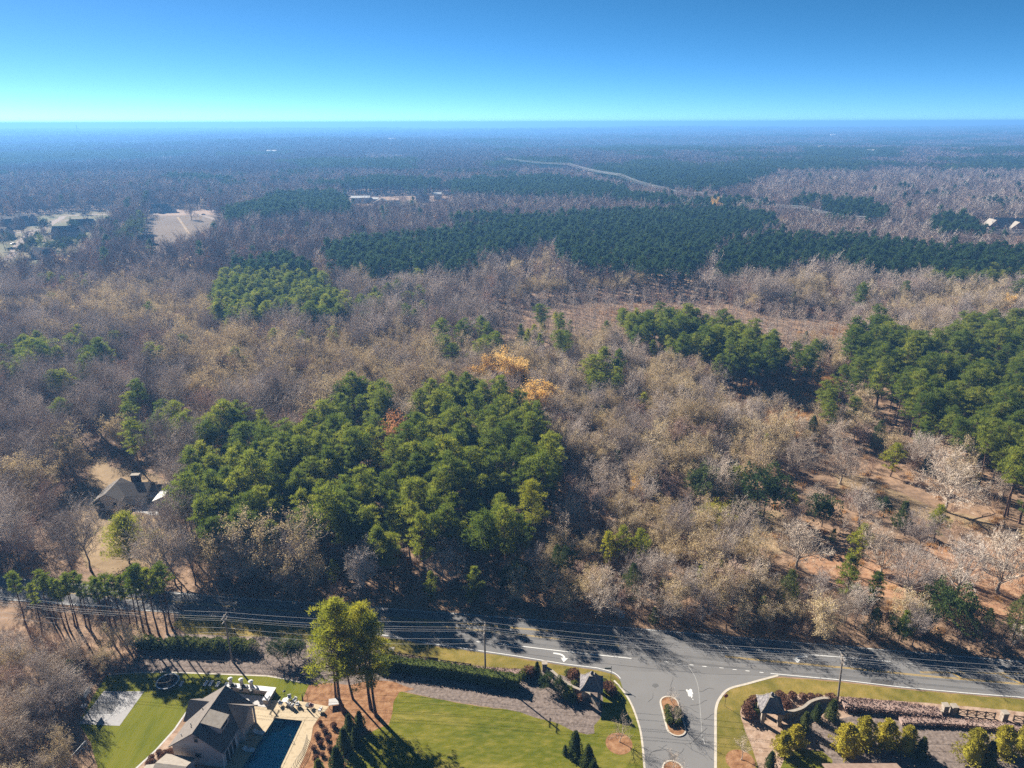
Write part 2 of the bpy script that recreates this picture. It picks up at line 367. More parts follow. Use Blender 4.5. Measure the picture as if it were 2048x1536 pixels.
def bare_model(seed, H=18., R=4.5, trunk=.4, limbs=9, lv=(5, 5, 4), up=.55, tw=.045, tl=1.5, rad=.22, spread=.9, fork=True, leaf=None, jit=.35):
    """limb skeleton: trunk, limbs, branches, twigs; twigs are thin slivers"""
    rng = np.random.default_rng(seed)
    T, C = [], []
    k = 6; zt = H * trunk if fork else H * .9
    zz = np.linspace(0, zt, k); sw = np.cumsum(rng.normal(0, .12, (k, 2)), 0); sw[0] = 0
    tp = np.concatenate([sw, zz[:, None]], 1)
    tr = rad * (1 - .45 * zz / zt) if fork else rad * (1 - .85 * zz / zt); tr[0] *= 1.35
    T.append(segs(tp[:-1], tp[1:], tr[:-1], tr[1:], 6))
    # limbs
    if fork: st = tp[-1] - np.array([0, 0, 1.]) * (rng.uniform(0, 1, limbs) ** 2)[:, None] * zt * .45
    else:
        zs = np.linspace(H * trunk, H * .88, limbs); st = np.stack([np.interp(zs, zz, tp[:, 0]), np.interp(zs, zz, tp[:, 1]), zs], 1)
    st[:, 0] = np.interp(st[:, 2], zz, tp[:, 0]); st[:, 1] = np.interp(st[:, 2], zz, tp[:, 1])
    an = np.arange(limbs) * 2.4 + rng.uniform(0, 1, limbs)
    el = rng.uniform(.25, 1.25, limbs) if fork else rng.uniform(.35, .9, limbs)
    if fork: el[:2] = rng.uniform(1.15, 1.45, 2)
    d = np.stack([np.cos(an) * np.cos(el), np.sin(an) * np.cos(el), np.sin(el)], 1)
    # length so tip touches the crown ellipsoid
    top = H - st[:, 2]
    L = 1 / np.sqrt((np.cos(el) / R) ** 2 + (np.sin(el) / np.maximum(top, 1)) ** 2) * rng.uniform(.72, 1.0, limbs) * (1 if fork else .8)
    r = rad * (.5 if fork else .32) * rng.uniform(.8, 1.1, limbs)
    cur = (st, d, L, r)
    tips = []
    for li, nb in enumerate((0,) + tuple(lv)):
        if li == 0: S, D, LL, RR = cur
        else:
            S, D, LL, RR = cur; n = len(S)
            f = np.tile(np.linspace(.22, .97, nb), n) + rng.uniform(-.08, .05, n * nb)
            ps = np.repeat(CURP, nb, 0)   # (n*nb,4,3) polyline
            seg = np.clip((f * 3).astype(int), 0, 2); fr = np.clip(f * 3 - seg, 0, 1)[:, None]
            i = np.arange(len(f)); s0 = ps[i, seg] * (1 - fr) + ps[i, seg + 1] * fr
            dd = nrm(ps[i, seg + 1] - ps[i, seg])
            side = nrm(np.cross(dd, rng.normal(0, 1, dd.shape)))
            D = nrm(dd * .75 + side * spread * rng.uniform(.6, 1.2, (len(f), 1)) + np.array([0, 0, up * .5]))
            LL = np.repeat(LL, nb) * (.62 - .22 * f) * rng.uniform(.75, 1.25, len(f))
            if li == len(lv): LL = np.clip(LL, tl * .5, tl * 1.3)
            RR = np.repeat(RR, nb) * .42; S = s0
        n = len(S)
        last = li == len(lv)
        if last:
            a = nrm(np.cross(D, rng.normal(0, 1, D.shape)))
            tip = S + D * LL[:, None] + rng.normal(0, .12, D.shape)
            v = np.stack([S - a * tw / 2, S + a * tw / 2, tip], 1).reshape(-1, 3)
            C.append((v, np.arange(3 * n).reshape(-1, 3)))
            # side slivers
            for q in (.35, .65):
                s2 = S + D * LL[:, None] * q; d2 = nrm(D + nrm(rng.normal(0, 1, D.shape)) * .9)
                a = nrm(np.cross(d2, rng.normal(0, 1, D.shape)))
                v = np.stack([s2 - a * tw * .4, s2 + a * tw * .4, s2 + d2 * LL[:, None] * .6], 1).reshape(-1, 3)
                C.append((v, np.arange(3 * n).reshape(-1, 3)))
            tips = np.concatenate([tip, S + D * LL[:, None] * .6])
        else:
            p = [S]; dcur = D
            for j in range(3):
                p.append(p[-1] + dcur * (LL / 3)[:, None]); dcur = nrm(dcur + rng.normal(0, jit, D.shape) * .5 + np.array([0, 0, up * .22]))
            CURP = np.stack(p, 1)
            RR = np.maximum(RR, tw * .42)
            for j in range(3):
                C.append(segs(CURP[:, j], CURP[:, j + 1], RR * (1 - .27 * j), np.maximum(RR * (1 - .27 * (j + 1)), tw * .3), 4 if li == 0 else 3))
            cur = (S, D, LL, RR)
    crown = merge(C)
    leaves = None
    if leaf:
        kk, ls = leaf
        m = rng.integers(0, len(tips), kk); t = tips[m] + rng.normal(0, .35, (kk, 3))
        leaves = cards(t, rng.normal(0, 1, (kk, 3)), ls, ls * .7, rng, .5)
    return merge(T), crown, leaves

def blob_model(seed, rx, ry, h, n, size, wid, z0=0.0, lump=.25, flat_top=False, cone=0.0, core=True, spread=.55):
    """dense leafy mass: lumpy ellipsoid or cone shell + inner core"""
    rng = np.random.default_rng(seed)
    d = nrm(rng.normal(0, 1, (n, 3))); d[:, 2] = np.where(d[:, 2] < -.3, -d[:, 2], d[:, 2])
    t = (d[:, 2] + .3) / 1.3 if not cone else rng.uniform(0, 1, n)
    lp = 1 + lump * (vnoise(d[:, 0] * 3 + 7, d[:, 1] * 3 + d[:, 2] * 4, 1, seed) - .5) * 2 + rng.uniform(-.16, .04, n)
    if cone:
        an = rng.uniform(0, 6.28, n); prof = np.minimum(1, t * 5 + .5) * (1 - t) ** cone + .03
        lp = 1 + lump * (vnoise(an * 2.2, t * 9, 1, seed) - .5) * 2 + rng.uniform(-.22, .05, n)
        pos = np.stack([np.cos(an) * rx * prof * lp, np.sin(an) * ry * prof * lp, z0 + t * h], 1)
        nr = np.stack([np.cos(an), np.sin(an), np.full(n, .7)], 1)
    else:
        pos = d * np.array([rx, ry, h / 2]) * lp[:, None] + np.array([0, 0, z0 + h / 2]); nr = d
        pos[:, 2] = np.maximum(pos[:, 2], z0 + .05)
    parts = [cards(pos, nr, size, wid, rng, spread)]
    if core:
        k = 10; an = np.arange(k) * 6.283 / k
        lev = [(.02, .55), (.3, .78), (.6, .66), (.85, .36), (.95, .03)] if not cone else [(.02, .6), (.12, .8), (.5, .8 * .5 ** cone), (.8, .8 * .2 ** cone), (.97, .02)]
        v = np.concatenate([np.stack([np.cos(an) * rx * q, np.sin(an) * ry * q, np.full(k, z0 + h * z)], 1) for z, q in lev])
        f = []
        for a in range(len(lev) - 1):
            for i in range(k):
                j = (i + 1) % k; f += [(a * k + i, a * k + j, (a + 1) * k + j), (a * k + i, (a + 1) * k + j, (a + 1) * k + i)]
        parts.append((v, np.array(f)))
    return merge(parts)

# ================================================================== LARGE STRUCTURE
# ground: one sheet to the horizon
def build_ground():
    rad = np.concatenate([[0], np.linspace(160, 900, 16), np.geomspace(1000, 27000, 90)])
    na = 220; an = np.linspace(0, 2 * math.pi, na, endpoint=False)
    vs = [(0, 0, 0)]; fs = []
    R_, A_ = np.meshgrid(rad[1:], an, indexing='ij'); X = R_ * np.cos(A_); Y = R_ * np.sin(A_); Z = hz(X, Y)
    V = np.concatenate([np.zeros((1, 3)), np.stack([X, Y, Z], -1).reshape(-1, 3)])
    i = np.arange(na); j = (i + 1) % na
    hole = [P(550, 1436), P(605, 1442), P(532, 1596), P(447, 1590)]
    ring = [Vector(v) for v in V[1:1 + na]]; nv = len(V); V = np.concatenate([V, np.array([(p.x, p.y, 0) for p in hole])])
    idx = list(range(1, na + 1)) + list(range(nv, nv + 4)); vv = ring + [Vector((p.x, p.y, 0)) for p in hole]; F = []
    for t in tessellate_polygon([ring, vv[na:]]):
        a, b, c = (vv[q] for q in t); t = t if (b - a).cross(c - a).z > 0 else tuple(reversed(t)); F.append([[idx[q] for q in t]])
    F = [np.array(q) for q in F]
    for k in range(len(rad) - 2):
        a = 1 + k * na; b = a + na
        F += [np.stack([a + i, b + i, b + j], 1), np.stack([a + i, b + j, a + j], 1)]
    m, n, l = _nt('ground_earth')
    out = n.new('ShaderNodeOutputMaterial'); b = n.new('ShaderNodeBsdfPrincipled'); b.inputs['Roughness'].default_value = .95; b.inputs['Specular IOR Level'].default_value = .1
    geo = n.new('ShaderNodeNewGeometry')
    def nz(s, d, cols):
        t = n.new('ShaderNodeTexNoise'); t.inputs['Scale'].default_value = s; t.inputs['Detail'].default_value = d; l.new(geo.outputs['Position'], t.inputs['Vector'])
        r = ramp(n, cols); l.new(t.outputs[0], r.inputs[0]); return r.outputs[0]
    near1 = nz(.6, 8, [(.075, .05, .034), (.18, .115, .072), (.31, .205, .135)])
    near2 = nz(.04, 5, [(.085, .06, .045), (.25, .16, .10), (.16, .11, .075)])
    def mix(f, a, c):
        x = n.new('ShaderNodeMix'); x.data_type = 'RGBA'; l.new(a, x.inputs[6]); l.new(c, x.inputs[7])
        if isinstance(f, float): x.inputs[0].default_value = f
        else: l.new(f, x.inputs[0])
        return x.outputs[2]
    near = mix(.5, near1, near2)
    far = nz(.0016, 7, [(.38, (.030, .045, .022)), (.46, (.075, .06, .05)), (.56, (.115, .085, .072)), (.66, (.06, .06, .04))])
    ln = n.new('ShaderNodeVectorMath'); ln.operation = 'LENGTH'; l.new(geo.outputs['Position'], ln.inputs[0])
    mr = n.new('ShaderNodeMapRange'); mr.inputs[1].default_value = 1500; mr.inputs[2].default_value = 3500; l.new(ln.outputs['Value'], mr.inputs[0])
    l.new(mix(mr.outputs[0], near, far), b.inputs['Base Color']); l.new(b.outputs[0], out.inputs[0])
    o = link('ground', mesh_from('ground', V, np.concatenate(F), m, smooth=True)); tag(o, kind='structure')
build_ground()

FAR_EDGE = [(-420, 1114), (0, 1152), (380, 1186), (422, 1190), (500, 1196), (747, 1213), (1033, 1235), (1208, 1250), (1533, 1278), (1744, 1296), (2048, 1322), (2450, 1357)]
NEAR_EDGE = [(-420, 1166), (0, 1200), (362, 1228), (533, 1242), (650, 1256), (786, 1276), (854, 1289), (1033, 1315), (1130, 1331), (1195, 1340), (1224, 1348), (1300, 1353), (1450, 1354), (1541, 1352), (1567, 1353), (1682, 1362), (1801, 1376), (1932, 1388), (2048, 1397), (2450, 1434)]
road = sheet('main_road', px(FAR_EDGE + NEAR_EDGE[::-1]), .016, M_asph)
STREET_L = [(1195, 1341), (1222, 1347), (1238, 1357), (1247, 1380), (1263, 1407), (1276, 1441), (1284, 1474), (1290, 1536), (1294, 1610)]
STREET_R = [(1431, 1610), (1431, 1536), (1431, 1448), (1432, 1417), (1440, 1396), (1458, 1378), (1495, 1367), (1533, 1356), (1552, 1350)]
street = sheet('side_street', smooth_path(px(STREET_L), 4) + smooth_path(px(STREET_R), 4), .020, M_asph2)

def line(pts, w, m, name='lane_line', z=.028, off=0.0, parent=road):
    p = densify(px(pts), 6, False)
    return strip(p, w, z, off).build(name, m, parent)
def double_line(pts, m=None):
    for o in (-.14, .14): line(pts, .12, m or M_yellow, off=o)
def dash(pts, w, m): line(pts, w, m)
line([(-420, 1117), (0, 1155), (380, 1189), (422, 1192), (500, 1198), (747, 1215), (1033, 1237), (1208, 1252), (1533, 1280), (1744, 1298), (2048, 1324), (2450, 1359)], .16, M_white)
line([(-420, 1164), (0, 1198), (362, 1226), (533, 1240), (650, 1253), (786, 1273), (854, 1286), (1033, 1312), (1130, 1328), (1195, 1336)], .16, M_white)
strip(smooth_path(px([(1195, 1336), (1221, 1343), (1233, 1349), (1241, 1357)]), 6), .16, .030).build('lane_line', M_white, road)
line([(1541, 1347), (1682, 1360), (1801, 1374), (1932, 1386), (2048, 1395), (2450, 1432)], .16, M_white)
line([(995, 1287), (1130, 1303), (1263, 1317)], .2, M_white)
for x, y in [(880, 1276), (917, 1280), (958, 1284)]: dash([(x - 5, y - .6), (x + 5, y + .6)], .2, M_white)
for x, y in [(1333, 1324), (1359, 1327), (1383, 1330), (1409, 1333), (1443, 1336), (1469, 1339), (1495, 1342), (1523, 1345)]: dash([(x - 4, y - .4), (x + 4, y + .4)], .16, M_white)
line([(1422, 1292), (1515, 1300), (1640, 1311), (1781, 1323)], .18, M_white)
for x, y in [(1820, 1327), (1862, 1331), (1905, 1335)]: dash([(x - 7, y - .7), (x + 7, y + .7)], .16, M_white)
double_line([(-420, 1138), (0, 1175), (362, 1205), (533, 1219), (700, 1231)])
double_line([(700, 1230), (850, 1240), (1018, 1255), (1197, 1271), (1240, 1275)])
double_line([(700, 1232), (853, 1250), (1028, 1268), (1120, 1279), (1240, 1292)])
double_line([(1450, 1313), (1515, 1320), (1682, 1335), (1840, 1351), (2046, 1369), (2450, 1404)])
double_line([(1840, 1345), (1930, 1345), (2048, 1348), (2450, 1380)])
for a, b in [((848, 1241), (853, 1249)), ((932, 1249), (940, 1258)), ((1018, 1256), (1028, 1267)), ((1105, 1263), (1120, 1278)), ((1197, 1271), (1213, 1288))]: line([a, b], .3, M_yellow if a[0] < 900 else M_seal, 'hatch_bar')
for a, b in [((1905, 1347), (1925, 1358)), ((1999, 1349), (2046, 1368))]: line([a, b], .3, M_yellow, 'hatch_bar')
def arrow(cx, cy, flip, name, label):
    c = P(cx, cy); yaw = math.radians(-9)
    # hooked turn arrow: shaft along the lane, bending to the side
    s = -1 if flip else 1
    mb = MB(); c1 = []
    for i in range(7):
        a = i / 6 * math.pi / 2; c1.append((-.9 + 1.3 * math.sin(a), .45 - (1 - math.cos(a)) * 1.0))
    pts = [(-1.9, .55)] + c1
    vs = []
    for i, (x, y) in enumerate(pts):
        d = Vector(pts[min(i + 1, len(pts) - 1)]) - Vector(pts[max(i - 1, 0)]); d.normalize(); nn = Vector((-d.y, d.x)) * .2
        vs += [(s * (x + nn.x), y + nn.y, 0), (s * (x - nn.x), y - nn.y, 0)]
    mb.add(vs, [(2 * i, 2 * i + 1, 2 * i + 3, 2 * i + 2) for i in range(len(pts) - 1)])
    ex, ey = pts[-1]
    mb.add([(s * (ex - .75), ey + .02, 0), (s * (ex + .75), ey + .02, 0), (s * ex, ey - 1.15, 0)], [(0, 1, 2)])
    o = mb.build(name, M_white, road, (c.x, c.y, .030)); o.rotation_euler = (0, 0, yaw); o['label'] = label
arrow(1125, 1312, False, 'turn_arrow', 'white right turn arrow in the turn lane')
arrow(1596, 1315, True, 'turn_arrow', 'white left turn arrow in the far turn lane')
# pavement seams, patches and the paint spill
line([(1160, 1322), (1300, 1337), (1420, 1348), (1540, 1351)], .06, M_patch, 'pavement_seam', .031)
line([(1000, 1301), (1120, 1317), (1200, 1327)], .05, M_patch, 'pavement_seam', .031)
strip(smooth_path(px([(1377, 1333), (1388, 1350), (1396, 1372), (1399, 1400), (1402, 1440), (1405, 1480)]), 6), .09, .031).build('worn_line', M_seal, street)
strip(px([(1403, 1470), (1411, 1492)]), .14, .031).build('worn_line', M_seal, street)
def splat():
    rr = random.Random(3); mb = MB(); c = P(1379, 1386)
    for k, (dx, dy, r) in enumerate([(0, 0, .55), (-.3, .5, .3), (.35, .55, .35), (.2, -.55, .32), (-.25, -.6, .25), (.1, -1.1, .14), (.45, .05, .3), (.25, -1.6, .12)]):
        n = 14; a = [rr.uniform(.55, 1.2) * r for _ in range(n)]
        mb.add([(dx + a[i] * math.cos(i * 6.283 / n) * .8, dy + a[i] * math.sin(i * 6.283 / n) * 1.3, k * .0008) for i in range(n)], [tuple(range(n))])
    mb.build('paint_spill', M_white, street, (c.x, c.y, .030))['label'] = 'splash of white paint spilled on the side street'
splat()
sheet('asphalt_patch', px([(1745, 1356), (1790, 1359), (1785, 1372), (1740, 1368)]), .024, M_patch, road)
sheet('asphalt_patch', px([(2012, 1336), (2060, 1340), (2060, 1352), (2005, 1349)]), .024, M_patch, road)
M_tyre = mat('tyre_worn_asphalt', [(.125, .122, .12), (.165, .16, .156)], .5, .85, detail=8)
for off_pts in ([(-420, 1128), (0, 1165), (362, 1195), (700, 1222), (1033, 1246), (1400, 1276), (1744, 1306), (2048, 1333), (2450, 1368)], [(700, 1243), (1033, 1278), (1240, 1303), (1450, 1328), (1682, 1347), (2048, 1381), (2450, 1417)]):
    for o_ in (-.85, .85): strip(densify(px(off_pts), 5, False), .55, .0215, o_).build('tyre_track', M_tyre, road)
rk = random.Random(8)
for k in range(26):
    cx, cy = rk.choice([(rk.uniform(900, 2000), None), (rk.uniform(1290, 1420), rk.uniform(1370, 1530))])
    if cy is None: cy = ylin(cx, FAR_EDGE) + rk.uniform(12, 62)
    a = rk.uniform(-.5, .5) + (1.57 if rk.random() < .35 else 0); pts = [P(cx, cy).xy]
    for q in range(rk.randrange(4, 9)): a += rk.uniform(-.5, .5); pts.append(pts[-1] + Vector((math.cos(a), math.sin(a))) * rk.uniform(.4, .9))
    strip(pts, .05, .0335 if cx > 1290 and cy > 1365 else .0305).build('crack', M_patch, road)
for k in range(9):
    cx = rk.uniform(1290, 1425); cy = rk.uniform(1360, 1530); p = P(cx, cy); r_ = rk.uniform(.25, .7)
    sheet('oil_stain', [(p.x + r_ * rk.uniform(.6, 1.2) * math.cos(a), p.y + r_ * rk.uniform(.6, 1.2) * math.sin(a)) for a in np.linspace(0, 6.283, 13)[:-1]], .0245 + k * .0002, M_tyre, street)
# gutters along the side street mouth
strip(smooth_path(px([(1431, 1610), (1431, 1536), (1431, 1448), (1432, 1417), (1440, 1396), (1458, 1378), (1495, 1367.5), (1533, 1357), (1556, 1351)]), 5), .45, .034).build('gutter', M_conc, street)
strip(smooth_path(px([(1228, 1361), (1245, 1380), (1262, 1407), (1275, 1441), (1283, 1474), (1289, 1536), (1293, 1610)]), 5), .35, .034).build('gutter', M_conc, street)

# lawns, verges, beds
VERGE = [(362, 1229), (533, 1243), (650, 1257), (786, 1277), (854, 1290), (1033, 1316), (1130, 1332), (1195, 1341), (1228, 1349), (1240, 1362), (1220, 1376), (1195, 1362), (1130, 1352), (1090, 1341), (1060, 1338), (1000, 1338), (860, 1318), (780, 1304), (700, 1290), (533, 1276), (372, 1268), (345, 1250)]
sheet('verge_grass', px(VERGE), .010, M_verge, jit=.16)
LAWN = [(1240, 1358), (1248, 1381), (1264, 1407), (1277, 1441), (1285, 1474), (1291, 1536), (1295, 1610), (680, 1610), (690, 1536), (700, 1480), (740, 1462), (776, 1448), (784, 1422), (786, 1402), (799, 1382), (834, 1390), (874, 1398), (928, 1408), (975, 1414), (1040, 1424), (1067, 1434), (1107, 1444), (1145, 1462), (1174, 1469), (1189, 1467), (1188, 1451), (1201, 1437), (1205, 1420), (1205, 1390), (1200, 1370)]
sheet('lawn', px(LAWN), .008, M_lawn, jit=.14)
BED = [(786, 1404), (799, 1381), (834, 1389), (874, 1397), (928, 1407), (975, 1413), (1040, 1424), (1067, 1434), (1107, 1444), (1145, 1462), (1174, 1469), (1189, 1467), (1188, 1451), (1201, 1437), (1204, 1420), (1218, 1385), (1215, 1372), (1195, 1361), (1165, 1355), (1120, 1350), (1090, 1340), (1060, 1337), (1000, 1337), (860, 1317), (780, 1303), (735, 1298), (560, 1278), (345, 1268), (300, 1290), (260, 1345), (434, 1348), (535, 1352), (571, 1358), (618, 1368), (700, 1376), (770, 1390)]
sheet('mulch_bed', px(BED), .006, M_mulch, jit=.12)
sheet('gravel_path', px([(330, 1268), (380, 1268), (470, 1272), (560, 1275), (640, 1284), (640, 1293), (560, 1286), (470, 1283), (380, 1280), (330, 1280)]), .012, M_path, jit=.1)
STRAW = [(618, 1370), (660, 1366), (700, 1370), (745, 1360), (790, 1364), (830, 1378), (799, 1384), (787, 1404), (785, 1424), (777, 1450), (742, 1464), (702, 1484), (692, 1536), (682, 1610), (580, 1610), (598, 1536), (611, 1508), (622, 1478), (626, 1453), (638, 1435), (658, 1413), (604, 1402)]
sheet('pine_straw_bed', px(STRAW), .012, M_straw, jit=.15)
LAWN2 = [(212, 1352), (260, 1347), (327, 1345), (434, 1349), (535, 1353), (571, 1359), (618, 1369), (604, 1402), (541, 1400), (500, 1395), (400, 1400), (384, 1405), (376, 1417), (348, 1459), (311, 1500), (272, 1536), (230, 1600), (205, 1600), (196, 1536), (181, 1484), (157, 1448), (185, 1395)]
sheet('back_lawn', px(LAWN2), .014, M_lawn2, jit=.06)
sheet('planting_bed', px([(348, 1460), (311, 1501), (272, 1537), (230, 1600), (420, 1600), (400, 1470)]), .010, M_bed, jit=.06)
strip(px([(378, 1417), (349, 1459), (312, 1500), (273, 1536), (235, 1596)]), .35, .020).build('stone_edging', M_concl)['kind'] = 'structure'
strip(px([(214, 1350), (260, 1346), (327, 1344), (434, 1348), (535, 1352), (571, 1358), (617, 1368)]), .3, .020).build('stone_edging', M_conc)['kind'] = 'structure'
DECK = [(541, 1400), (604, 1403), (658, 1413), (638, 1435), (626, 1453), (622, 1478), (611, 1508), (598, 1536), (570, 1600), (430, 1600), (440, 1536), (452, 1500), (470, 1440), (490, 1405)]
deck_pts = px(DECK)
POOL = [Vector(P(550, 1436)), Vector(P(605, 1442)), Vector(P(532, 1596)), Vector(P(447, 1590))]
# deck with the pool cut out
def deck_with_hole():
    ring = [Vector((p.x, p.y, .018)) for p in deck_pts]; hole = [Vector((p.x, p.y, .018)) for p in POOL]
    tris = tessellate_polygon([ring, hole]); vs = ring + hole; fs = []
    for t in tris:
        a, b, c = (vs[i] for i in t); fs.append(tuple(t) if (b - a).cross(c - a).z > 0 else tuple(reversed(t)))
    tag(link('pool_deck', mesh_from('pool_deck', vs, fs, M_deck)), kind='structure')
deck_with_hole()
VERGE_R = [(1431, 1610), (1431, 1536), (1432, 1448), (1433, 1417), (1441, 1397), (1459, 1379), (1496, 1369), (1533, 1359), (1567, 1355), (1682, 1364), (1801, 1378), (1932, 1390), (2048, 1399), (2450, 1437), (2450, 1470), (2048, 1424), (1950, 1414), (1800, 1402), (1690, 1394), (1620, 1389), (1561, 1388), (1520, 1393), (1495, 1400), (1484, 1411), (1480, 1424), (1482, 1437), (1506, 1502), (1517, 1536), (1530, 1610)]
sheet('verge_grass', px(VERGE_R), .010, M_verge, jit=.12)
BED_R = [(1530, 1610), (1517, 1537), (1505, 1502), (1481, 1437), (1479, 1424), (1483, 1411), (1494, 1400), (1519, 1393), (1560, 1387), (1620, 1388), (1690, 1393), (1800, 1401), (1950, 1413), (2048, 1423), (2450, 1468), (2450, 1610)]
sheet('planting_bed', px(BED_R), .006, M_bed, jit=.08)
sheet('mulch_bed', px([(1600, 1455), (1660, 1440), (1720, 1430), (1900, 1440), (2048, 1445), (2450, 1490), (2450, 1600), (1640, 1600), (1650, 1520), (1620, 1490)]), .009, M_mulch, jit=.2)
sheet('lawn', px([(1555, 1545), (1575, 1508), (1600, 1497), (1645, 1503), (1665, 1520), (1660, 1600), (1540, 1600)]), .012, M_lawn, jit=.1)
# yards and clearings north of the road
YARD = [(196, 900), (225, 935), (300, 945), (350, 965), (372, 1010), (345, 1085), (318, 1150), (290, 1165), (170, 1135), (145, 1075), (110, 1040), (130, 985), (180, 950)]
sheet('front_yard', px(YARD), .006, M_tan, jit=.8, step=3)
sheet('driveway', px([(290, 985), (345, 990), (350, 1030), (300, 1030), (265, 1022)]), .012, M_concl, jit=.2)
sheet('clearing', px([(1500, 770), (1560, 745), (1640, 745), (1700, 770), (1660, 850), (1560, 880), (1490, 850), (1420, 800)]), .005, M_broom if False else mat('broomsedge_ground', [(.28, .14, .055), (.42, .24, .10), (.50, .33, .17)], .5, .95, .08, 1.5, detail=8), jit=1.5, step=4)
sheet('dirt_track', px([(1660, 945), (1720, 950), (1800, 985), (1880, 1020), (1990, 1040), (1990, 1060), (1860, 1045), (1760, 1010), (1680, 985)]), .007, M_tan, jit=.8, step=3)
sheet('clearing', px([(1480, 1030), (1560, 1020), (1600, 1060), (1560, 1110), (1500, 1090)]), .005, M_tan, jit=.8, step=3)
sheet('clearing', px([(1800, 1100), (2060, 1080), (2120, 1240), (1900, 1230), (1740, 1190), (1640, 1170), (1600, 1120), (1680, 1100)]), .005, mat('leaf_litter', [(.26, .135, .075), (.38, .215, .125), (.45, .29, .18)], .8, .95, .06, 2.5, detail=8), jit=1.2, step=4)
# far fields and neighbourhood ground
FIELD = [(300, 432), (425, 430), (462, 446), (430, 480), (380, 512), (330, 525), (262, 518), (285, 466)]
sheet('hay_field', px(FIELD), .05, M_field, jit=2, step=10)
HOOD = [(-60, 440), (60, 432), (130, 424), (235, 418), (240, 428), (232, 446), (205, 476), (180, 520), (110, 556), (-60, 566)]
sheet('neighbourhood_grass', px(HOOD), .04, mat('far_lawn', [(.09, .10, .03), (.15, .12, .055), (.20, .145, .085)], .02, .95, detail=6), jit=2, step=10)
def lane(name, pts, w, m=None, z=.09): tag(strip(smooth_path(px(pts), 6), w, z).build(name, m or M_path), kind='structure')
lane('lane', [(-60, 474), (0, 470), (31, 466), (66, 462), (88, 458), (101, 449), (120, 438), (134, 432), (200, 429.5), (262, 429)], 7)
lane('lane', [(14, 520), (26, 508), (33, 496), (42, 484), (54, 473), (66, 462)], 7)
lane('driveway', [(300, 430), (318, 426), (340, 425.5), (362, 425)], 9)
lane('driveway', [(392, 427), (410, 432), (440, 443), (482, 459)], 5)
lane('field_track', [(355, 434), (365, 448), (378, 468)], 2.5, M_tan, .08)
sheet('far_lawn', px([(790, 404), (852, 398), (872, 409), (846, 418), (800, 424), (770, 412)]), .05, MATS['far_lawn'])
lane('driveway', [(800, 400), (850, 400), (862, 404), (830, 414), (800, 422)], 6)
lane('driveway', [(1160, 420), (1200, 419), (1240, 422)], 10, M_tan)

# traffic islands
def island(cx, cy, L, W, label):
    c = P(cx, cy); out = []; inn = []
    def stad(r, l):
        p = []
        for i in range(12): a = math.pi * i / 11; p.append((r * math.cos(a), l + r * math.sin(a)))
        for i in range(12): a = math.pi + math.pi * i / 11; p.append((r * math.cos(a), -l + r * math.sin(a)))
        return p
    o = stad(W / 2, L / 2 - W / 2); q = stad(W / 2 - .28, L / 2 - W / 2)
    n = len(o); mb = MB()
    vs = [(x, y, 0) for x, y in o] + [(x * .99, y * .995, .14) for x, y in o] + [(x, y, .15) for x, y in q] + [(x, y, .05) for x, y in q]
    fs = []
    for k in range(3):
        for i in range(n): j = (i + 1) % n; fs.append((k * n + i, k * n + j, (k + 1) * n + j, (k + 1) * n + i))
    mb.add(vs, fs)
    ob = mb.build('traffic_island', M_conc, None, (c.x, c.y, .018)); tag(ob, kind='structure')
    b = MB(); b.add([(x, y, .11) for x, y in q], [tuple(range(n))]); b.build('mulch', M_straw, ob)
    return c
isl1 = island(1345.5, 1432, 9.3, 3.5, '')
isl2 = island(1352, 1565, 8.4, 3.5, '')

# ================================================================== TREE PROTOTYPES
PROTO = {}      # type -> list of (trunk mesh or None, crown mesh, height)
def reg(kind, trunk, crown, tm, cm, h, leaves=None, lm=None):
    t = mesh_from(kind + '_trunk', trunk[0], trunk[1], tm) if trunk is not None else None
    if leaves is not None:
        v, f = merge([crown, leaves]); mi = np.zeros(len(f), int); mi[len(crown[1]):] = 1
        c = mesh_from(kind + '_crown', v, f, [cm, lm], mi)
    else: c = mesh_from(kind + '_crown', crown[0], crown[1], cm)
    PROTO.setdefault(kind, []).append((t, c, h))
for i in range(7):
    h = [17, 18.5, 16, 17.5, 19, 16.5, 14][i]
    t, c = pine_model(100 + i, h, [3.2, 3.6, 3.0, 3.7, 3.3, 3.1, 2.6][i], [.42, .48, .38, .5, .46, .36, .36][i], [96, 104, 80, 110, 88, 92, 70][i], 46, .55, .15, taper=[.55, .45, .6, .42, .5, .6, .6][i])
    reg('pine', t, c, M_pbark, M_pine, h)
for i in range(3):
    t, c = pine_model(140 + i, 24 + i, 4.6, .34, 130, 70, .55, .14, taper=.8, lean=.5); reg('tallpine', t, c, M_pbark, M_pine2, 24 + i)
for i in range(3):
    t, c = pine_model(150 + i, 19 + i, 2.0, .62, 40, 46, .62, .15); reg('edgepine', t, c, M_pbark, M_pine, 19 + i)
for i in range(3):
    t, c = pine_model(160 + i, 10 + i, 2.0, .15, 70, 40, .5, .13, 1.0); reg('youngpine', t, c, M_pbark, M_pine2 if i == 1 else M_pine, 10 + i)
t, c = pine_model(170, 12.5, 6.2, .08, 210, 46, .6, .13, 1.25); reg('deodar', t, c, M_pbark, M_pine2, 12)
for i in range(7):
    h = [16, 17.5, 14.5, 15.5, 18, 14, 16.5][i]
    r = bare_model(200 + i, h, [5.0, 5.8, 4.6, 6.2, 5.4, 5.2, 6.0][i], [.36, .4, .34, .3, .42, .32, .34][i], 11, (6, 6, 6), rad=.20, tw=.052)
    reg('bare', r[0], r[1], M_bark, [M_twig, M_twig, M_twigr, M_twig, M_twig, M_twigr, M_twigp][i], h)
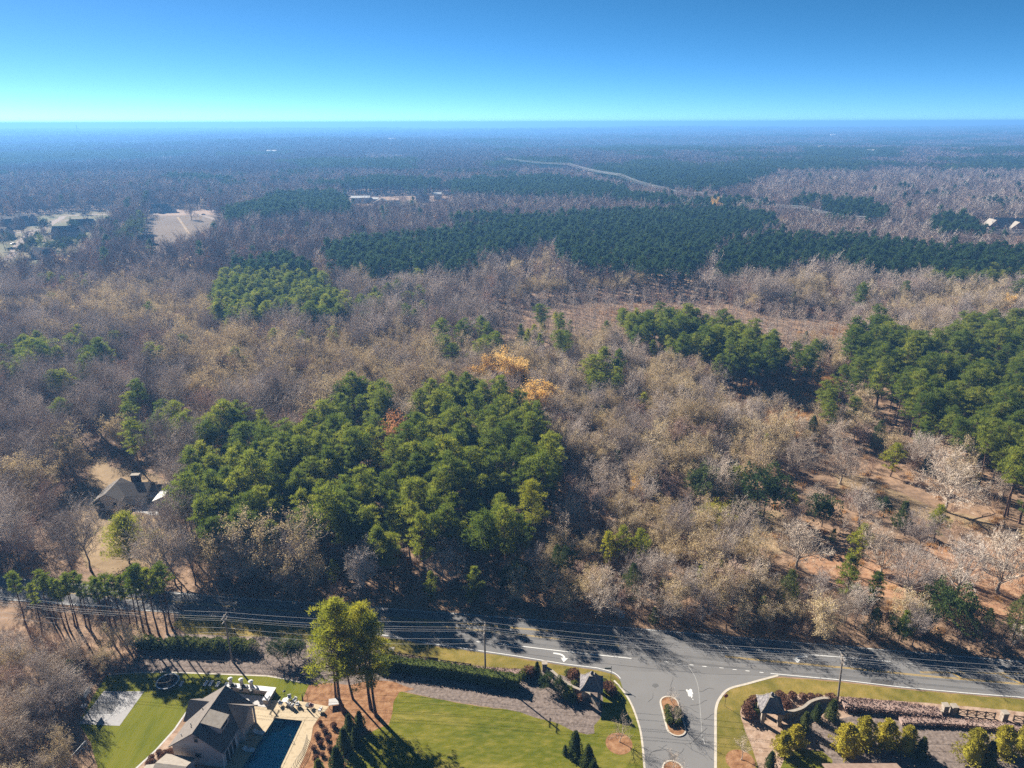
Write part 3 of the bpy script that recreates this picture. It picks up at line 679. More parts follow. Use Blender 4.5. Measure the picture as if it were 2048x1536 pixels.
for i in range(4):
    r = bare_model(230 + i, [15, 13, 16, 14][i], [8.0, 7.0, 7.4, 8.6][i], .26, 11, (6, 6, 6), rad=.36, tw=.055, tl=1.6, up=.4)
    reg('oak', r[0], r[1], M_barkp if i % 2 else M_bark, M_twigp if i % 2 else M_twig, [15, 13, 16, 14][i])
for i in range(4):
    r = bare_model(250 + i, [11, 12, 9.5, 13][i], [2.4, 2.6, 2.2, 2.8][i], .3, 12, (5, 6), rad=.09, tw=.04, tl=1.3, fork=False)
    reg('sapling', r[0], r[1], M_bark, [M_twig, M_twigp, M_twigr, M_twig][i], [11, 12, 9.5, 13][i])
for i in range(3):
    r = bare_model(270 + i, [16, 14, 17][i], [5.4, 5.0, 6.0][i], .32, 10, (5, 5, 5), rad=.24, tw=.05, leaf=(4200, .30)); reg('tan', r[0], r[1], M_bark, M_twigp, [16, 14, 17][i], r[2], M_tanl)
for i in range(2):
    r = bare_model(280 + i, [13, 15][i], [4.4, 4.8][i], .3, 10, (5, 5, 5), rad=.2, tw=.05, leaf=(8500, .36)); reg('gold', r[0], r[1], M_bark, M_twig, [13, 15][i], r[2], M_gold)
r = bare_model(290, 12, 3.6, .25, 10, (5, 5, 5), rad=.18, tw=.05, leaf=(7000, .34)); reg('rust', r[0], r[1], M_bark, M_twig, 12, r[2], M_rust)
for i in range(3):
    r = bare_model(300 + i, 5.2 + i * .6, [2.3, 2.0, 2.6][i], .28, 9, (6, 6), rad=.07, tw=.022, tl=.7, up=.7); reg('smallbare', r[0], r[1], M_barkp, M_twigp, 5.2 + i * .6)
def trunk_only(h, r, seed=1):
    rng = np.random.default_rng(seed); z = np.linspace(0, h, 4); p = np.stack([np.cumsum(rng.normal(0, .03, 4)) * h * .15, np.cumsum(rng.normal(0, .03, 4)) * h * .15, z], 1); p[0, :2] = 0
    q = r * (1 - .8 * z / h); return segs(p[:-1], p[1:], q[:-1], q[1:], 6)
for i in range(3):
    h = [9, 11, 7.5][i]
    reg('cedar', trunk_only(h * .9, .16, i), blob_model(310 + i, h * .25, h * .25, h * .95, 2200, .6, .15, h * .05, .8, cone=.8, core=False, spread=.8), M_bark, M_cedar, h)
for i in range(2):
    h = [11, 9][i]
    reg('evergreen', trunk_only(h * .7, .2, i), blob_model(320 + i, h * .38, h * .36, h * .94, 3800, .5, .28, h * .06, .75, core=False, spread=.75), M_bark, M_mag, h)
for i in range(2):
    h = [5.2, 6.0][i]
    reg('cypress', trunk_only(h * .6, .1, i), blob_model(330 + i, h * .21, h * .21, h * .97, 2400, .32, .12, .05, .5, cone=.7, spread=.7), M_bark, M_cedar, h)
for i in range(3):
    h = [6.0, 6.6, 5.4][i]
    reg('goldever', trunk_only(h * .6, .1, i), blob_model(340 + i, h * .27, h * .27, h * .96, 3000, .36, .16, .1, .9, cone=.6, spread=.75), M_bark, M_yew, h)
for i in range(2):
    reg('ball', None, blob_model(350 + i, .85, .85, 1.5, 520, .24, .15, 0, .25), None, M_box, 1.5)
    reg('redball', None, blob_model(354 + i, .8, .8, 1.3, 480, .24, .14, 0, .3), None, M_red, 1.3)
for i in range(3):
    r = bare_model(360 + i, 3.0, 1.8, .12, 10, (6, 5), rad=.05, tw=.035, tl=.8, up=.7); reg('brush', None, merge([r[0], r[1]]), None, M_brush, 3.0)
for i in range(2):
    rng = np.random.default_rng(370 + i); n = 70; a = rng.normal(0, .55, (n, 2)); reg('tuft', None, cards(np.stack([a[:, 0], a[:, 1], np.zeros(n)], 1), np.tile([[0, 0, 1.]], (n, 1)), 1.0, .12, rng, .28, True), None, M_broom, 1.0)
for i in range(2):
    rng = np.random.default_rng(380 + i); n = 60
    a = rng.normal(0, 1.3, (n, 2)); b0 = np.stack([a[:, 0], a[:, 1], np.zeros(n)], 1); hh = rng.uniform(3.5, 6, n); b1 = b0 + np.stack([rng.normal(0, .5, n), rng.normal(0, .5, n), hh], 1)
    cen = np.concatenate([b0 + (b1 - b0) * q for q in (.45, .6, .75, .9, 1.0)])
    reg('bamboo', segs(b0, b1, np.full(n, .035), np.full(n, .015), 3), clump_cloud(cen, np.full(len(cen), .55), 12, .5, .13, rng, 1, .1), MATS['bamboo_leaves'], M_bamb, 6)
# lighter models for the far woods
for i in range(4):
    t, c = pine_model(400 + i, 19 + i, 2.9, .45, 30, 14, 1.25, .6, lean=.2); reg('pine_mid', t, c, M_pbark, M_pinem, 19 + i)
for i in range(5):
    r = bare_model(420 + i, 17 + i, 4.6 + .2 * i, .38, 7, (5, 7), rad=.2, tw=.16, tl=2.2); reg('bare_mid', r[0], r[1], M_bark, [M_twigm, M_twigr, M_twigm, M_twig, M_twigm][i], 17 + i)
r = bare_model(430, 14, 4.6, .3, 7, (5, 6), rad=.2, tw=.12, tl=2, leaf=(320, .9)); reg('tan_mid', r[0], r[1], M_bark, M_twig, 14, r[2], M_tanl)
def grove(seed, kind):
    rng = np.random.default_rng(seed); parts = []
    for k in range(22):
        x, y = rng.uniform(-22, 22, 2)
        if kind == 'pine':
            n = 26; t = rng.uniform(0, 1, n); z = 9 + 11 * t; rr = 3.0 * (1 - t) ** .5 * rng.uniform(.5, 1, n) + .3; size = 2.6
        else:
            n = 30; t = rng.uniform(0, 1, n); z = 7 + 10 * t; rr = 4.4 * np.sqrt(np.clip(1 - (2 * t - .8) ** 2 * .5, .1, 1)) * rng.uniform(.4, 1, n); size = 2.8
        a = rng.uniform(0, 6.28, n); c = np.stack([x + rr * np.cos(a), y + rr * np.sin(a), z * rng.uniform(.85, 1.1)], 1)
        d = np.stack([np.cos(a), np.sin(a), np.full(n, .8)], 1)
        parts.append(cards(c, d, size, size * (.8 if kind == 'pine' else .34), rng, .6, True))
        parts.append(segs(np.array([[x, y, -14.]]), np.array([[x, y, 12.]]), np.array([.35]), np.array([.15]), 3))
    return merge(parts)
for i in range(3):
    reg('pine_grove', None, grove(500 + i, 'pine'), None, M_pinef, 20)
    reg('bare_grove', None, grove(510 + i, 'bare'), None, M_twigm, 18)

CATS = {'pine': ('pine_tree', 'pine tree'), 'tallpine': ('pine_tree', 'pine tree'), 'edgepine': ('pine_tree', 'pine tree'), 'youngpine': ('pine_tree', 'pine tree'), 'deodar': ('conifer', 'conifer'),
        'bare': ('bare_tree', 'bare tree'), 'oak': ('bare_tree', 'bare tree'), 'sapling': ('bare_tree', 'bare tree'), 'tan': ('bare_tree', 'bare tree'), 'smallbare': ('ornamental_tree', 'tree'),
        'gold': ('golden_tree', 'tree'), 'rust': ('rust_leaved_tree', 'tree'), 'cedar': ('cedar_tree', 'cedar tree'), 'evergreen': ('evergreen_tree', 'evergreen tree'),
        'cypress': ('cypress_tree', 'cypress tree'), 'goldever': ('golden_evergreen', 'evergreen tree'), 'ball': ('round_shrub', 'shrub'), 'redball': ('russet_shrub', 'shrub'), 'brush': ('twiggy_shrub', 'shrub'), 'bamboo': ('bamboo_clump', 'bamboo')}
def plant(kind, x, y, label, group=None, h=None, var=None, rz=None, z=0.0, wide=1.0):
    """one tree or shrub as a thing of its own, with trunk and crown as parts"""
    vs = PROTO[kind]; k = random.randrange(len(vs)) if var is None else var % len(vs)
    t, c, ph = vs[k]; s = (h / ph) if h else random.uniform(.88, 1.1)
    nm, cat = CATS[kind]; rz = random.uniform(0, 6.28) if rz is None else rz
    if t is None:
        o = link(nm, c, None, (x, y, z)); o.rotation_euler = (0, 0, rz); o.scale = (s * wide, s * wide, s); return tag(o, label, cat, group)
    o = thing(nm, label, cat, (x, y, z), rz, group); o.scale = (s * wide, s * wide, s)
    link('trunk', t, o); link('crown', c, o)
    return o

# ---- masses: one object each, trees placed as instances
def joined(kind, k):
    t, c, h = PROTO[kind][k]
    key = 'mass_%s_%d' % (kind, k)
    if key in bpy.data.objects: return bpy.data.objects[key]
    if t is None: return bpy.data.objects.new(key, c)
    def arr(me):
        v = np.empty(len(me.vertices) * 3, np.float32); me.vertices.foreach_get('co', v)
        f = np.empty(len(me.polygons) * 3, np.int32); me.polygons.foreach_get('vertices', f)
        mi = np.empty(len(me.polygons), np.int32); me.polygons.foreach_get('material_index', mi)
        return v.reshape(-1, 3), f.reshape(-1, 3), mi
    v1, f1, m1 = arr(t); v2, f2, m2 = arr(c)
    me = mesh_from(key, np.concatenate([v1, v2]), np.concatenate([f1, f2 + len(v1)]), list(t.materials) + list(c.materials), np.concatenate([m1, m2 + len(t.materials)]))
    return bpy.data.objects.new(key, me)
def mass(name, items, label):
    """items: list of (kind, var, x, y, scale, rot)"""
    if not items: return
    keys = sorted({(a, b) for a, b, *_ in items})
    coll = bpy.data.collections.new(name + '_kinds'); order = {}
    obs = [(joined(a, b), (a, b)) for a, b in keys]
    for ob, k in obs: coll.objects.link(ob)
    for i, (ob, k) in enumerate(sorted(obs, key=lambda q: q[0].name)): order[k] = i
    A = np.array([(x, y) for _, _, x, y, _, _ in items]); z = hz(A[:, 0], A[:, 1])
    me = bpy.data.meshes.new(name); me.vertices.add(len(A)); me.vertices.foreach_set('co', np.concatenate([A, z[:, None]], 1).astype(np.float32).ravel())
    at = me.attributes.new('kind_index', 'INT', 'POINT'); at.data.foreach_set('value', np.array([order[(a, b)] for a, b, *_ in items], np.int32))
    at = me.attributes.new('size', 'FLOAT', 'POINT'); at.data.foreach_set('value', np.array([i[4] for i in items], np.float32))
    at = me.attributes.new('turn', 'FLOAT_VECTOR', 'POINT'); at.data.foreach_set('vector', np.array([(0, 0, i[5]) for i in items], np.float32).ravel())
    me.update()
    o = link(name, me); tag(o, label, None, None, 'stuff')
    ng = bpy.data.node_groups.new(name, 'GeometryNodeTree')
    ng.interface.new_socket('Geometry', in_out='INPUT', socket_type='NodeSocketGeometry'); ng.interface.new_socket('Geometry', in_out='OUTPUT', socket_type='NodeSocketGeometry')
    N, L = ng.nodes, ng.links
    gi = N.new('NodeGroupInput'); go = N.new('NodeGroupOutput'); ip = N.new('GeometryNodeInstanceOnPoints'); ci = N.new('GeometryNodeCollectionInfo')
    ci.inputs['Collection'].default_value = coll; ci.inputs['Separate Children'].default_value = True; ci.inputs['Reset Children'].default_value = True
    def attr(nm, ty):
        a = N.new('GeometryNodeInputNamedAttribute'); a.data_type = ty; a.inputs['Name'].default_value = nm; return [s for s in a.outputs if s.enabled][0]
    L.new(gi.outputs[0], ip.inputs['Points']); L.new(ci.outputs[0], ip.inputs['Instance']); ip.inputs['Pick Instance'].default_value = True
    L.new(attr('kind_index', 'INT'), ip.inputs['Instance Index']); L.new(attr('size', 'FLOAT'), ip.inputs['Scale'])
    er = N.new('FunctionNodeEulerToRotation'); L.new(attr('turn', 'FLOAT_VECTOR'), er.inputs[0]); L.new(er.outputs[0], ip.inputs['Rotation'])
    L.new(ip.outputs[0], go.inputs[0])
    md = o.modifiers.new('trees', 'NODES'); md.node_group = ng
    return o

# ================================================================== WOODS
PINE_POLYS = {   # crown-level outlines seen from the air: (outline, crown height, kinds, density, label, group)
 'near': ([(372, 1010), (368, 930), (392, 880), (440, 845), (520, 835), (562, 880), (600, 845), (640, 806), (720, 772), (785, 800), (800, 880), (822, 800), (880, 775), (1000, 795), (1060, 830), (1100, 870), (1116, 930), (1112, 1010), (1090, 1065), (1000, 1085), (900, 1075), (800, 1095), (700, 1085), (600, 1075), (500, 1060), (440, 1075), (385, 1060)], 12, ['pine'], .95),
 'right': ([(1700, 660), (1760, 650), (1850, 682), (1900, 680), (1960, 655), (2048, 640), (2300, 640), (2300, 1050), (2048, 1000), (2010, 960), (1975, 905), (1900, 885), (1850, 850), (1800, 800), (1700, 745), (1690, 700)], 12, ['pine'], .9),
 'middle': ([(1240, 650), (1300, 628), (1380, 638), (1480, 660), (1560, 700), (1575, 725), (1500, 742), (1430, 722), (1330, 690), (1240, 664)], 12, ['pine'], .95),
}
PINE_LAB = {'near': ('tall green pine in the dense stand straight across the road', 'pines of the dense stand across the road'),
            'right': ('green pine in the stand along the far side of the leafy clearing', 'pines of the stand past the leafy clearing'),
            'middle': ('green pine in the small grove beside the golden grass clearing', 'pines of the small grove by the golden clearing'),
            'mid': ('dark green pine in the plantations beyond the bare woods', 'pines of the far plantations'),
            'mix': ('lone green pine standing among leafless trees', 'pines scattered in the leafless woods')}
MID_PINES = [
 [(640, 500), (720, 480), (870, 465), (1000, 448), (1150, 428), (1300, 424), (1420, 418), (1530, 428), (1560, 452), (1450, 482), (1430, 520), (1380, 545), (1250, 545), (1130, 530), (1112, 495), (1060, 488), (1000, 512), (940, 530), (880, 553), (760, 553), (690, 540)],
 [(440, 560), (470, 530), (560, 515), (630, 535), (665, 575), (700, 610), (690, 635), (640, 640), (560, 620), (500, 635), (440, 640), (420, 600)],
 [(1440, 510), (1480, 482), (1560, 472), (1700, 482), (1850, 492), (2048, 502), (2300, 510), (2300, 570), (2048, 552), (1900, 560), (1800, 545), (1700, 540), (1660, 525), (1600, 525), (1550, 545), (1500, 548), (1440, 545)],
 [(1640, 404), (1740, 404), (1782, 440), (1660, 440)], [(1850, 440), (1930, 432), (1990, 470), (1880, 472)],
 [(420, 430), (500, 410), (560, 390), (660, 385), (712, 398), (695, 432), (600, 425), (480, 442)],
 [(900, 366), (1000, 360), (1100, 352), (1250, 375), (1262, 396), (1150, 396), (960, 390), (900, 386)], [(690, 362), (760, 356), (880, 362), (880, 380), (780, 384), (700, 378)],
 [(1150, 346), (1290, 320), (1450, 338), (1560, 345), (1500, 366), (1430, 382), (1300, 370)], [(560, 322), (700, 318), (830, 322), (830, 340), (600, 336)], [(1600, 300), (1790, 300), (1800, 315), (1640, 318)], [(0, 300), (250, 300), (270, 312), (0, 314)],
 [(960, 320), (1130, 320), (1140, 332), (980, 334)],
]
PATCH_PINES = [   # mixed green patches: outline, crown height, density
 ([(215, 835), (300, 808), (390, 830), (400, 880), (300, 905), (225, 890)], 8, .6), ([(0, 690), (180, 660), (240, 700), (150, 760), (0, 780)], 12, .35), ([(440, 700), (560, 640), (580, 660), (470, 720)], 12, .12),
 ([(860, 665), (990, 640), (1000, 700), (900, 705)], 13, .4), ([(1165, 700), (1240, 690), (1245, 740), (1170, 745)], 15, .7), ([(1030, 640), (1140, 610), (1150, 690), (1060, 700)], 10, .35), ([(680, 600), (860, 580), (880, 630), (720, 650)], 10, .35),
 ([(1200, 615), (1270, 600), (1270, 640), (1210, 650)], 12, .4), ([(60, 520), (160, 515), (170, 560), (70, 555)], 14, .35), ([(1580, 690), (1640, 680), (1650, 720), (1590, 725)], 14, .5), ([(1700, 590), (1760, 580), (1760, 600), (1710, 610)], 10, .3),
 ([(1900, 640), (2048, 625), (2048, 650), (1920, 665)], 14, .5), ([(1640, 760), (1720, 745), (1740, 800), (1660, 830)], 12, .45)]
OPEN_POLYS = [   # ground-level outlines with few or no trees: outline, density kept
 (YARD, 0.0), ([(1500, 765), (1570, 740), (1650, 745), (1700, 775), (1665, 860), (1560, 885), (1500, 850), (1430, 800)], .03), (FIELD, 0.0), (HOOD, .03),
 ([(1580, 900), (1700, 890), (1800, 930), (1900, 980), (2048, 1010), (2200, 1060), (2300, 1300), (2048, 1318), (1850, 1290), (1750, 1250), (1640, 1220), (1560, 1200), (1480, 1110), (1480, 1010)], .05),
 ([(1720, 830), (1860, 860), (1900, 920), (1760, 920)], .15), ([(680, 392), (905, 388), (910, 424), (870, 434), (700, 434)], .06), ([(150, 895), (210, 885), (240, 930), (150, 960)], .25), ([(300, 418), (420, 418), (420, 434), (300, 434)], 0), ([(680, 398), (800, 392), (800, 420), (690, 415)], .0), ([(1930, 450), (2048, 448), (2200, 470), (2200, 520), (1950, 500)], .04)]
LINE_PX = [(2200, 517), (2040, 496), (1880, 479), (1731, 466), (1601, 441), (1500, 423), (1398, 409), (1327, 397), (1240, 380), (1137, 352), (1010, 338), (930, 329)]
LINE_W = [P(a, b) for a, b in LINE_PX]
def near_polyline(x, y, pts, r):
    m = np.zeros(x.shape, bool)
    for a, b in zip(pts[:-1], pts[1:]):
        ab = np.array([b.x - a.x, b.y - a.y]); t = np.clip(((x - a.x) * ab[0] + (y - a.y) * ab[1]) / (ab @ ab), 0, 1)
        m |= np.hypot(x - a.x - t * ab[0], y - a.y - t * ab[1]) < r
    return m
def grid(y0, y1, step, half, rng, jitter=.42):
    nx = int(2 * half(y1) / step) + 2; ny = int((y1 - y0) / step) + 1
    gx, gy = np.meshgrid((np.arange(nx) - nx / 2) * step, y0 + np.arange(ny) * step)
    gx = gx + (np.arange(ny)[:, None] % 2) * step / 2
    x = (gx + rng.uniform(-jitter, jitter, gx.shape) * step).ravel(); y = (gy + rng.uniform(-jitter, jitter, gy.shape) * step).ravel()
    k = np.abs(x) < half(y); return x[k], y[k]
half = lambda y: y * .82 + 45
TREES = []     # kind, x, y, scale, label, group
def scatter_near():
    rng = np.random.default_rng(5)
    x, y = grid(95, 430, 5.2, half, rng)
    gx, gy = Qv(x, y, 0.0)
    ok = gy < ylin(gx, FAR_EDGE) - 7
    keep = np.ones(len(x)); 
    for poly, d in OPEN_POLYS: keep = np.where(inpoly(gx, gy, poly), np.minimum(keep, d), keep)
    keep = np.where(near_polyline(x, y, LINE_W, 17), 0, keep)
    keep = np.where((gy > ylin(gx, FAR_EDGE) - 62) & (gx > 640), np.maximum(keep, .9), keep)
    u = rng.uniform(0, 1, len(x)); done = ~ok
    def put(mask, kinds, lab, smin=.85, smax=1.12):
        for i in np.nonzero(mask)[0]:
            TREES.append((kinds[int(rng.integers(len(kinds)))], x[i], y[i], rng.uniform(smin, smax) * (rng.uniform(.72, 1.0) if kinds == ['pine'] and rng.uniform() < .35 else 1), *lab))
    for nm, (poly, z, kinds, dens) in PINE_POLYS.items():
        a, b = Qv(x, y, z); m = inpoly(a, b, poly) & ~done
        if nm == 'right': m &= keep > .04
        if nm == 'near':
            for d0, d1, dl in ((0, 150, 'in the front rows'), (150, 180, 'in the middle'), (180, 999, 'in the back rows')):
                for s0, s1, sl in ((-999, -48, 'left third'), (-48, -18, 'centre'), (-18, 999, 'right third')):
                    mm = m & (u < dens) & (y >= d0) & (y < d1) & (x >= s0) & (x < s1)
                    put(mm, kinds, ('green pine %s of the dense stand across the road, %s' % (dl, sl), 'pines of the dense stand across the road'))
        else: put(m & (u < dens), kinds, PINE_LAB[nm])
        done |= m
    for poly in MID_PINES[:3]:
        a, b = Qv(x, y, 13); m = inpoly(a, b, poly) & ~done; put(m & (u < .95), ['pine'], PINE_LAB['mid'], .85, 1.05); done |= m
    for poly, z, d in PATCH_PINES:
        a, b = Qv(x, y, z); m = inpoly(a, b, poly) & ~done; s = m & (u < d)
        put(s, ['youngpine', 'pine'] if z < 11 else ['pine'], PINE_LAB['mix'], .8, 1.0); done |= (m if d >= .5 else s)
    rest = ~done & (u < keep)
    # belt of mixed growth along the far side of the road
    belt = rest & (gy > ylin(gx, FAR_EDGE) - np.where(gx < 1480, 95, 62)) & (gx > 640)
    w = rng.uniform(0, 1, len(x))
    put(belt & (w < .14), ['evergreen'], ('dark broadleaf evergreen in the roadside thicket', 'evergreens of the roadside thicket'), .5, .95)
    put(belt & (w >= .14) & (w < .30), ['cedar', 'youngpine'], ('small green conifer in the roadside thicket', 'conifers of the roadside thicket'), .6, 1.0)
    put(belt & (w >= .30) & (w < .92), ['sapling', 'sapling', 'bare', 'tan'], ('slim leafless tree in the roadside thicket', 'leafless trees of the roadside thicket'), .5, .8)
    rest &= ~belt
    a, b = Qv(x, y, 10)
    # thin grey saplings of the old field in the middle distance
    sap = rest & inpoly(a, b, [(980, 585), (1150, 565), (1400, 560), (1500, 590), (1700, 600), (1690, 700), (1560, 690), (1400, 640), (1250, 640), (1150, 700), (980, 700)])
    put(sap, ['sapling'], ('thin grey sapling in the regrowing field', 'saplings of the regrowing field'), .7, 1.0)
    rest &= ~sap
    red = rest & inpoly(a, b, [(1130, 880), (1250, 900), (1330, 960), (1300, 1060), (1170, 1080), (1110, 1000)])
    put(red, ['sapling'], ('reddish leafless sapling in the thicket beside the pines', 'reddish saplings beside the pine stand'), .55, .85); rest &= ~red
    w = rng.uniform(0, 1, len(x)); rt = rest & (gx > 1050) & (gy > 620)
    put(rt & (w < .26), ['tan'], ('leafless tree with a few tan leaves left', 'trees holding some tan leaves'), .55, .95)
    put(rt & (w >= .26) & (w < .62), ['sapling', 'bare'], ('slim leafless tree in the brown woods', 'leafless trees of the brown woods'), .6, .9)
    put(rt & (w >= .62) & (w < .78), ['bare', 'oak'], ('spreading leafless tree in the brown woods', 'leafless trees of the brown woods'), .6, .9)
    put(rt & (w >= .78) & (w < .82), ['cedar'], ('dark cedar among the brown leafless woods', 'cedars in the brown woods'), .7, 1.1)
    rest &= ~rt
    cn = vnoise(x, y, 38, 61)
    for s0, s1, sl in ((-9999, -130, 'far from the ranch house'), (-130, -60, 'behind the ranch house'), (-60, 9999, 'behind the dense pine stand')):
        for d0, d1, dl in ((0, 230, 'nearer'), (230, 9999, 'farther')):
            q = (x >= s0) & (x < s1) & (y >= d0) & (y < d1)
            put(rest & q & (w < .60) & (cn < .62), ['bare'], ('tall leafless tree of the grey woods, %s part, %s' % (dl, sl), 'leafless trees of the grey woods'), .68, 1.2)
            put(rest & q & (w < .60) & (cn >= .62), ['bare', 'tan', 'tan'], ('tan-tinged tree of the grey woods, %s part, %s' % (dl, sl), 'leafless trees of the grey woods'), .7, 1.1)
            put(rest & q & (w >= .60) & (w < .70), ['sapling'], ('slender leafless tree of the grey woods, %s part, %s' % (dl, sl), 'leafless trees of the grey woods'), .8, 1.15)
    put(rest & (w >= .80) & (w < .812), ['pine'], PINE_LAB['mix'], .75, 1.0)
scatter_near()
def scatter_right():
    rng = np.random.default_rng(15); x, y = grid(100, 330, 3.9, half, rng); gx, gy = Qv(x, y, 0.0); a, b = Qv(x, y, 12.0)
    m = (gx > 1040) & (gy > 660) & (gy < ylin(gx, FAR_EDGE) - 9)
    for poly, d in OPEN_POLYS: m &= ~inpoly(gx, gy, poly)
    for nm in PINE_POLYS: m &= ~inpoly(a, b, PINE_POLYS[nm][0])
    sc = inpoly(gx, gy, OPEN_POLYS[4][0]) & (vnoise(x, y, 16, 77) > .60) & (gy < ylin(gx, FAR_EDGE) - 9)
    cn = vnoise(x, y, 22, 33); w = rng.uniform(0, 1, len(x))
    op = (gx > 1400) & (gy < 1000)
    for i in np.nonzero((m & (w < np.where(op, np.where(cn > .5, .42, .10), .70))) | (sc & (w < .26)))[0]:
        k = int(rng.integers(10)); grp = 'scrub trees of the brown woods'; low = 'nearer the road' if y[i] < 175 else 'farther from the road'
        if w[i] < .07: TREES.append((['cedar', 'evergreen', 'youngpine'][k % 3], x[i], y[i], rng.uniform(.35, .75), 'small evergreen in the brown scrub, %s' % low, 'evergreens in the brown scrub'))
        elif cn[i] > .55: TREES.append(('tan', x[i], y[i], rng.uniform(.36, .66), 'tan-tinged scrub tree in the brown woods, %s' % low, grp))
        elif cn[i] < .3: TREES.append((['oak', 'bare'][k % 2], x[i], y[i], rng.uniform(.4, .62), 'pale leafless scrub tree in the brown woods, %s' % low, grp))
        else: TREES.append((['sapling', 'bare', 'sapling'][k % 3], x[i], y[i], rng.uniform(.4, .7), 'thin leafless scrub tree in the brown woods, %s' % low, grp))
scatter_right()
# south side, left: the wood lot beside the road and the tree belt below it
SW_POLY = [(-500, 1250), (0, 1258), (90, 1270), (180, 1280), (250, 1288), (300, 1296), (235, 1345), (205, 1350), (170, 1392), (140, 1440), (150, 1500), (165, 1620), (-700, 1900), (-700, 1300)]
def scatter_southwest():
    rng = np.random.default_rng(9)
    x, y = grid(60, 125, 3.6, half, rng); gx, gy = Qv(x, y, 0.0)
    m = inpoly(gx, gy, SW_POLY)
    _ = ([(-500, 1250), (0, 1262), (90, 1275), (180, 1285), (250, 1292), (290, 1300), (235, 1345), (205, 1350), (170, 1392), (140, 1440), (150, 1500), (165, 1620), (-700, 1900), (-700, 1300)])
    m &= ~inpoly(gx, gy, [(150, 1470), (200, 1470), (215, 1620), (150, 1620)])
    for i in np.nonzero(m)[0]:
        w = rng.uniform(); low = gy[i] > 1330
        if low and w < .62: TREES.append((['bare', 'tan', 'oak'][int(rng.integers(3))], x[i], y[i], rng.uniform(.35, .62), 'grey leafless tree in the tangle beside the ball court', 'trees of the tangle beside the ball court'))
        elif not low and w < .55: TREES.append((['sapling', 'sapling', 'tan'][int(rng.integers(3))], x[i], y[i], rng.uniform(.28, .5), 'low leafless tree in the brush below the roadside pines', 'brush below the roadside pines'))
        elif w > .93: TREES.append(('cedar', x[i], y[i], rng.uniform(.5, .9), 'dark cedar in the brush by the ball court', 'cedars by the ball court'))
scatter_southwest()

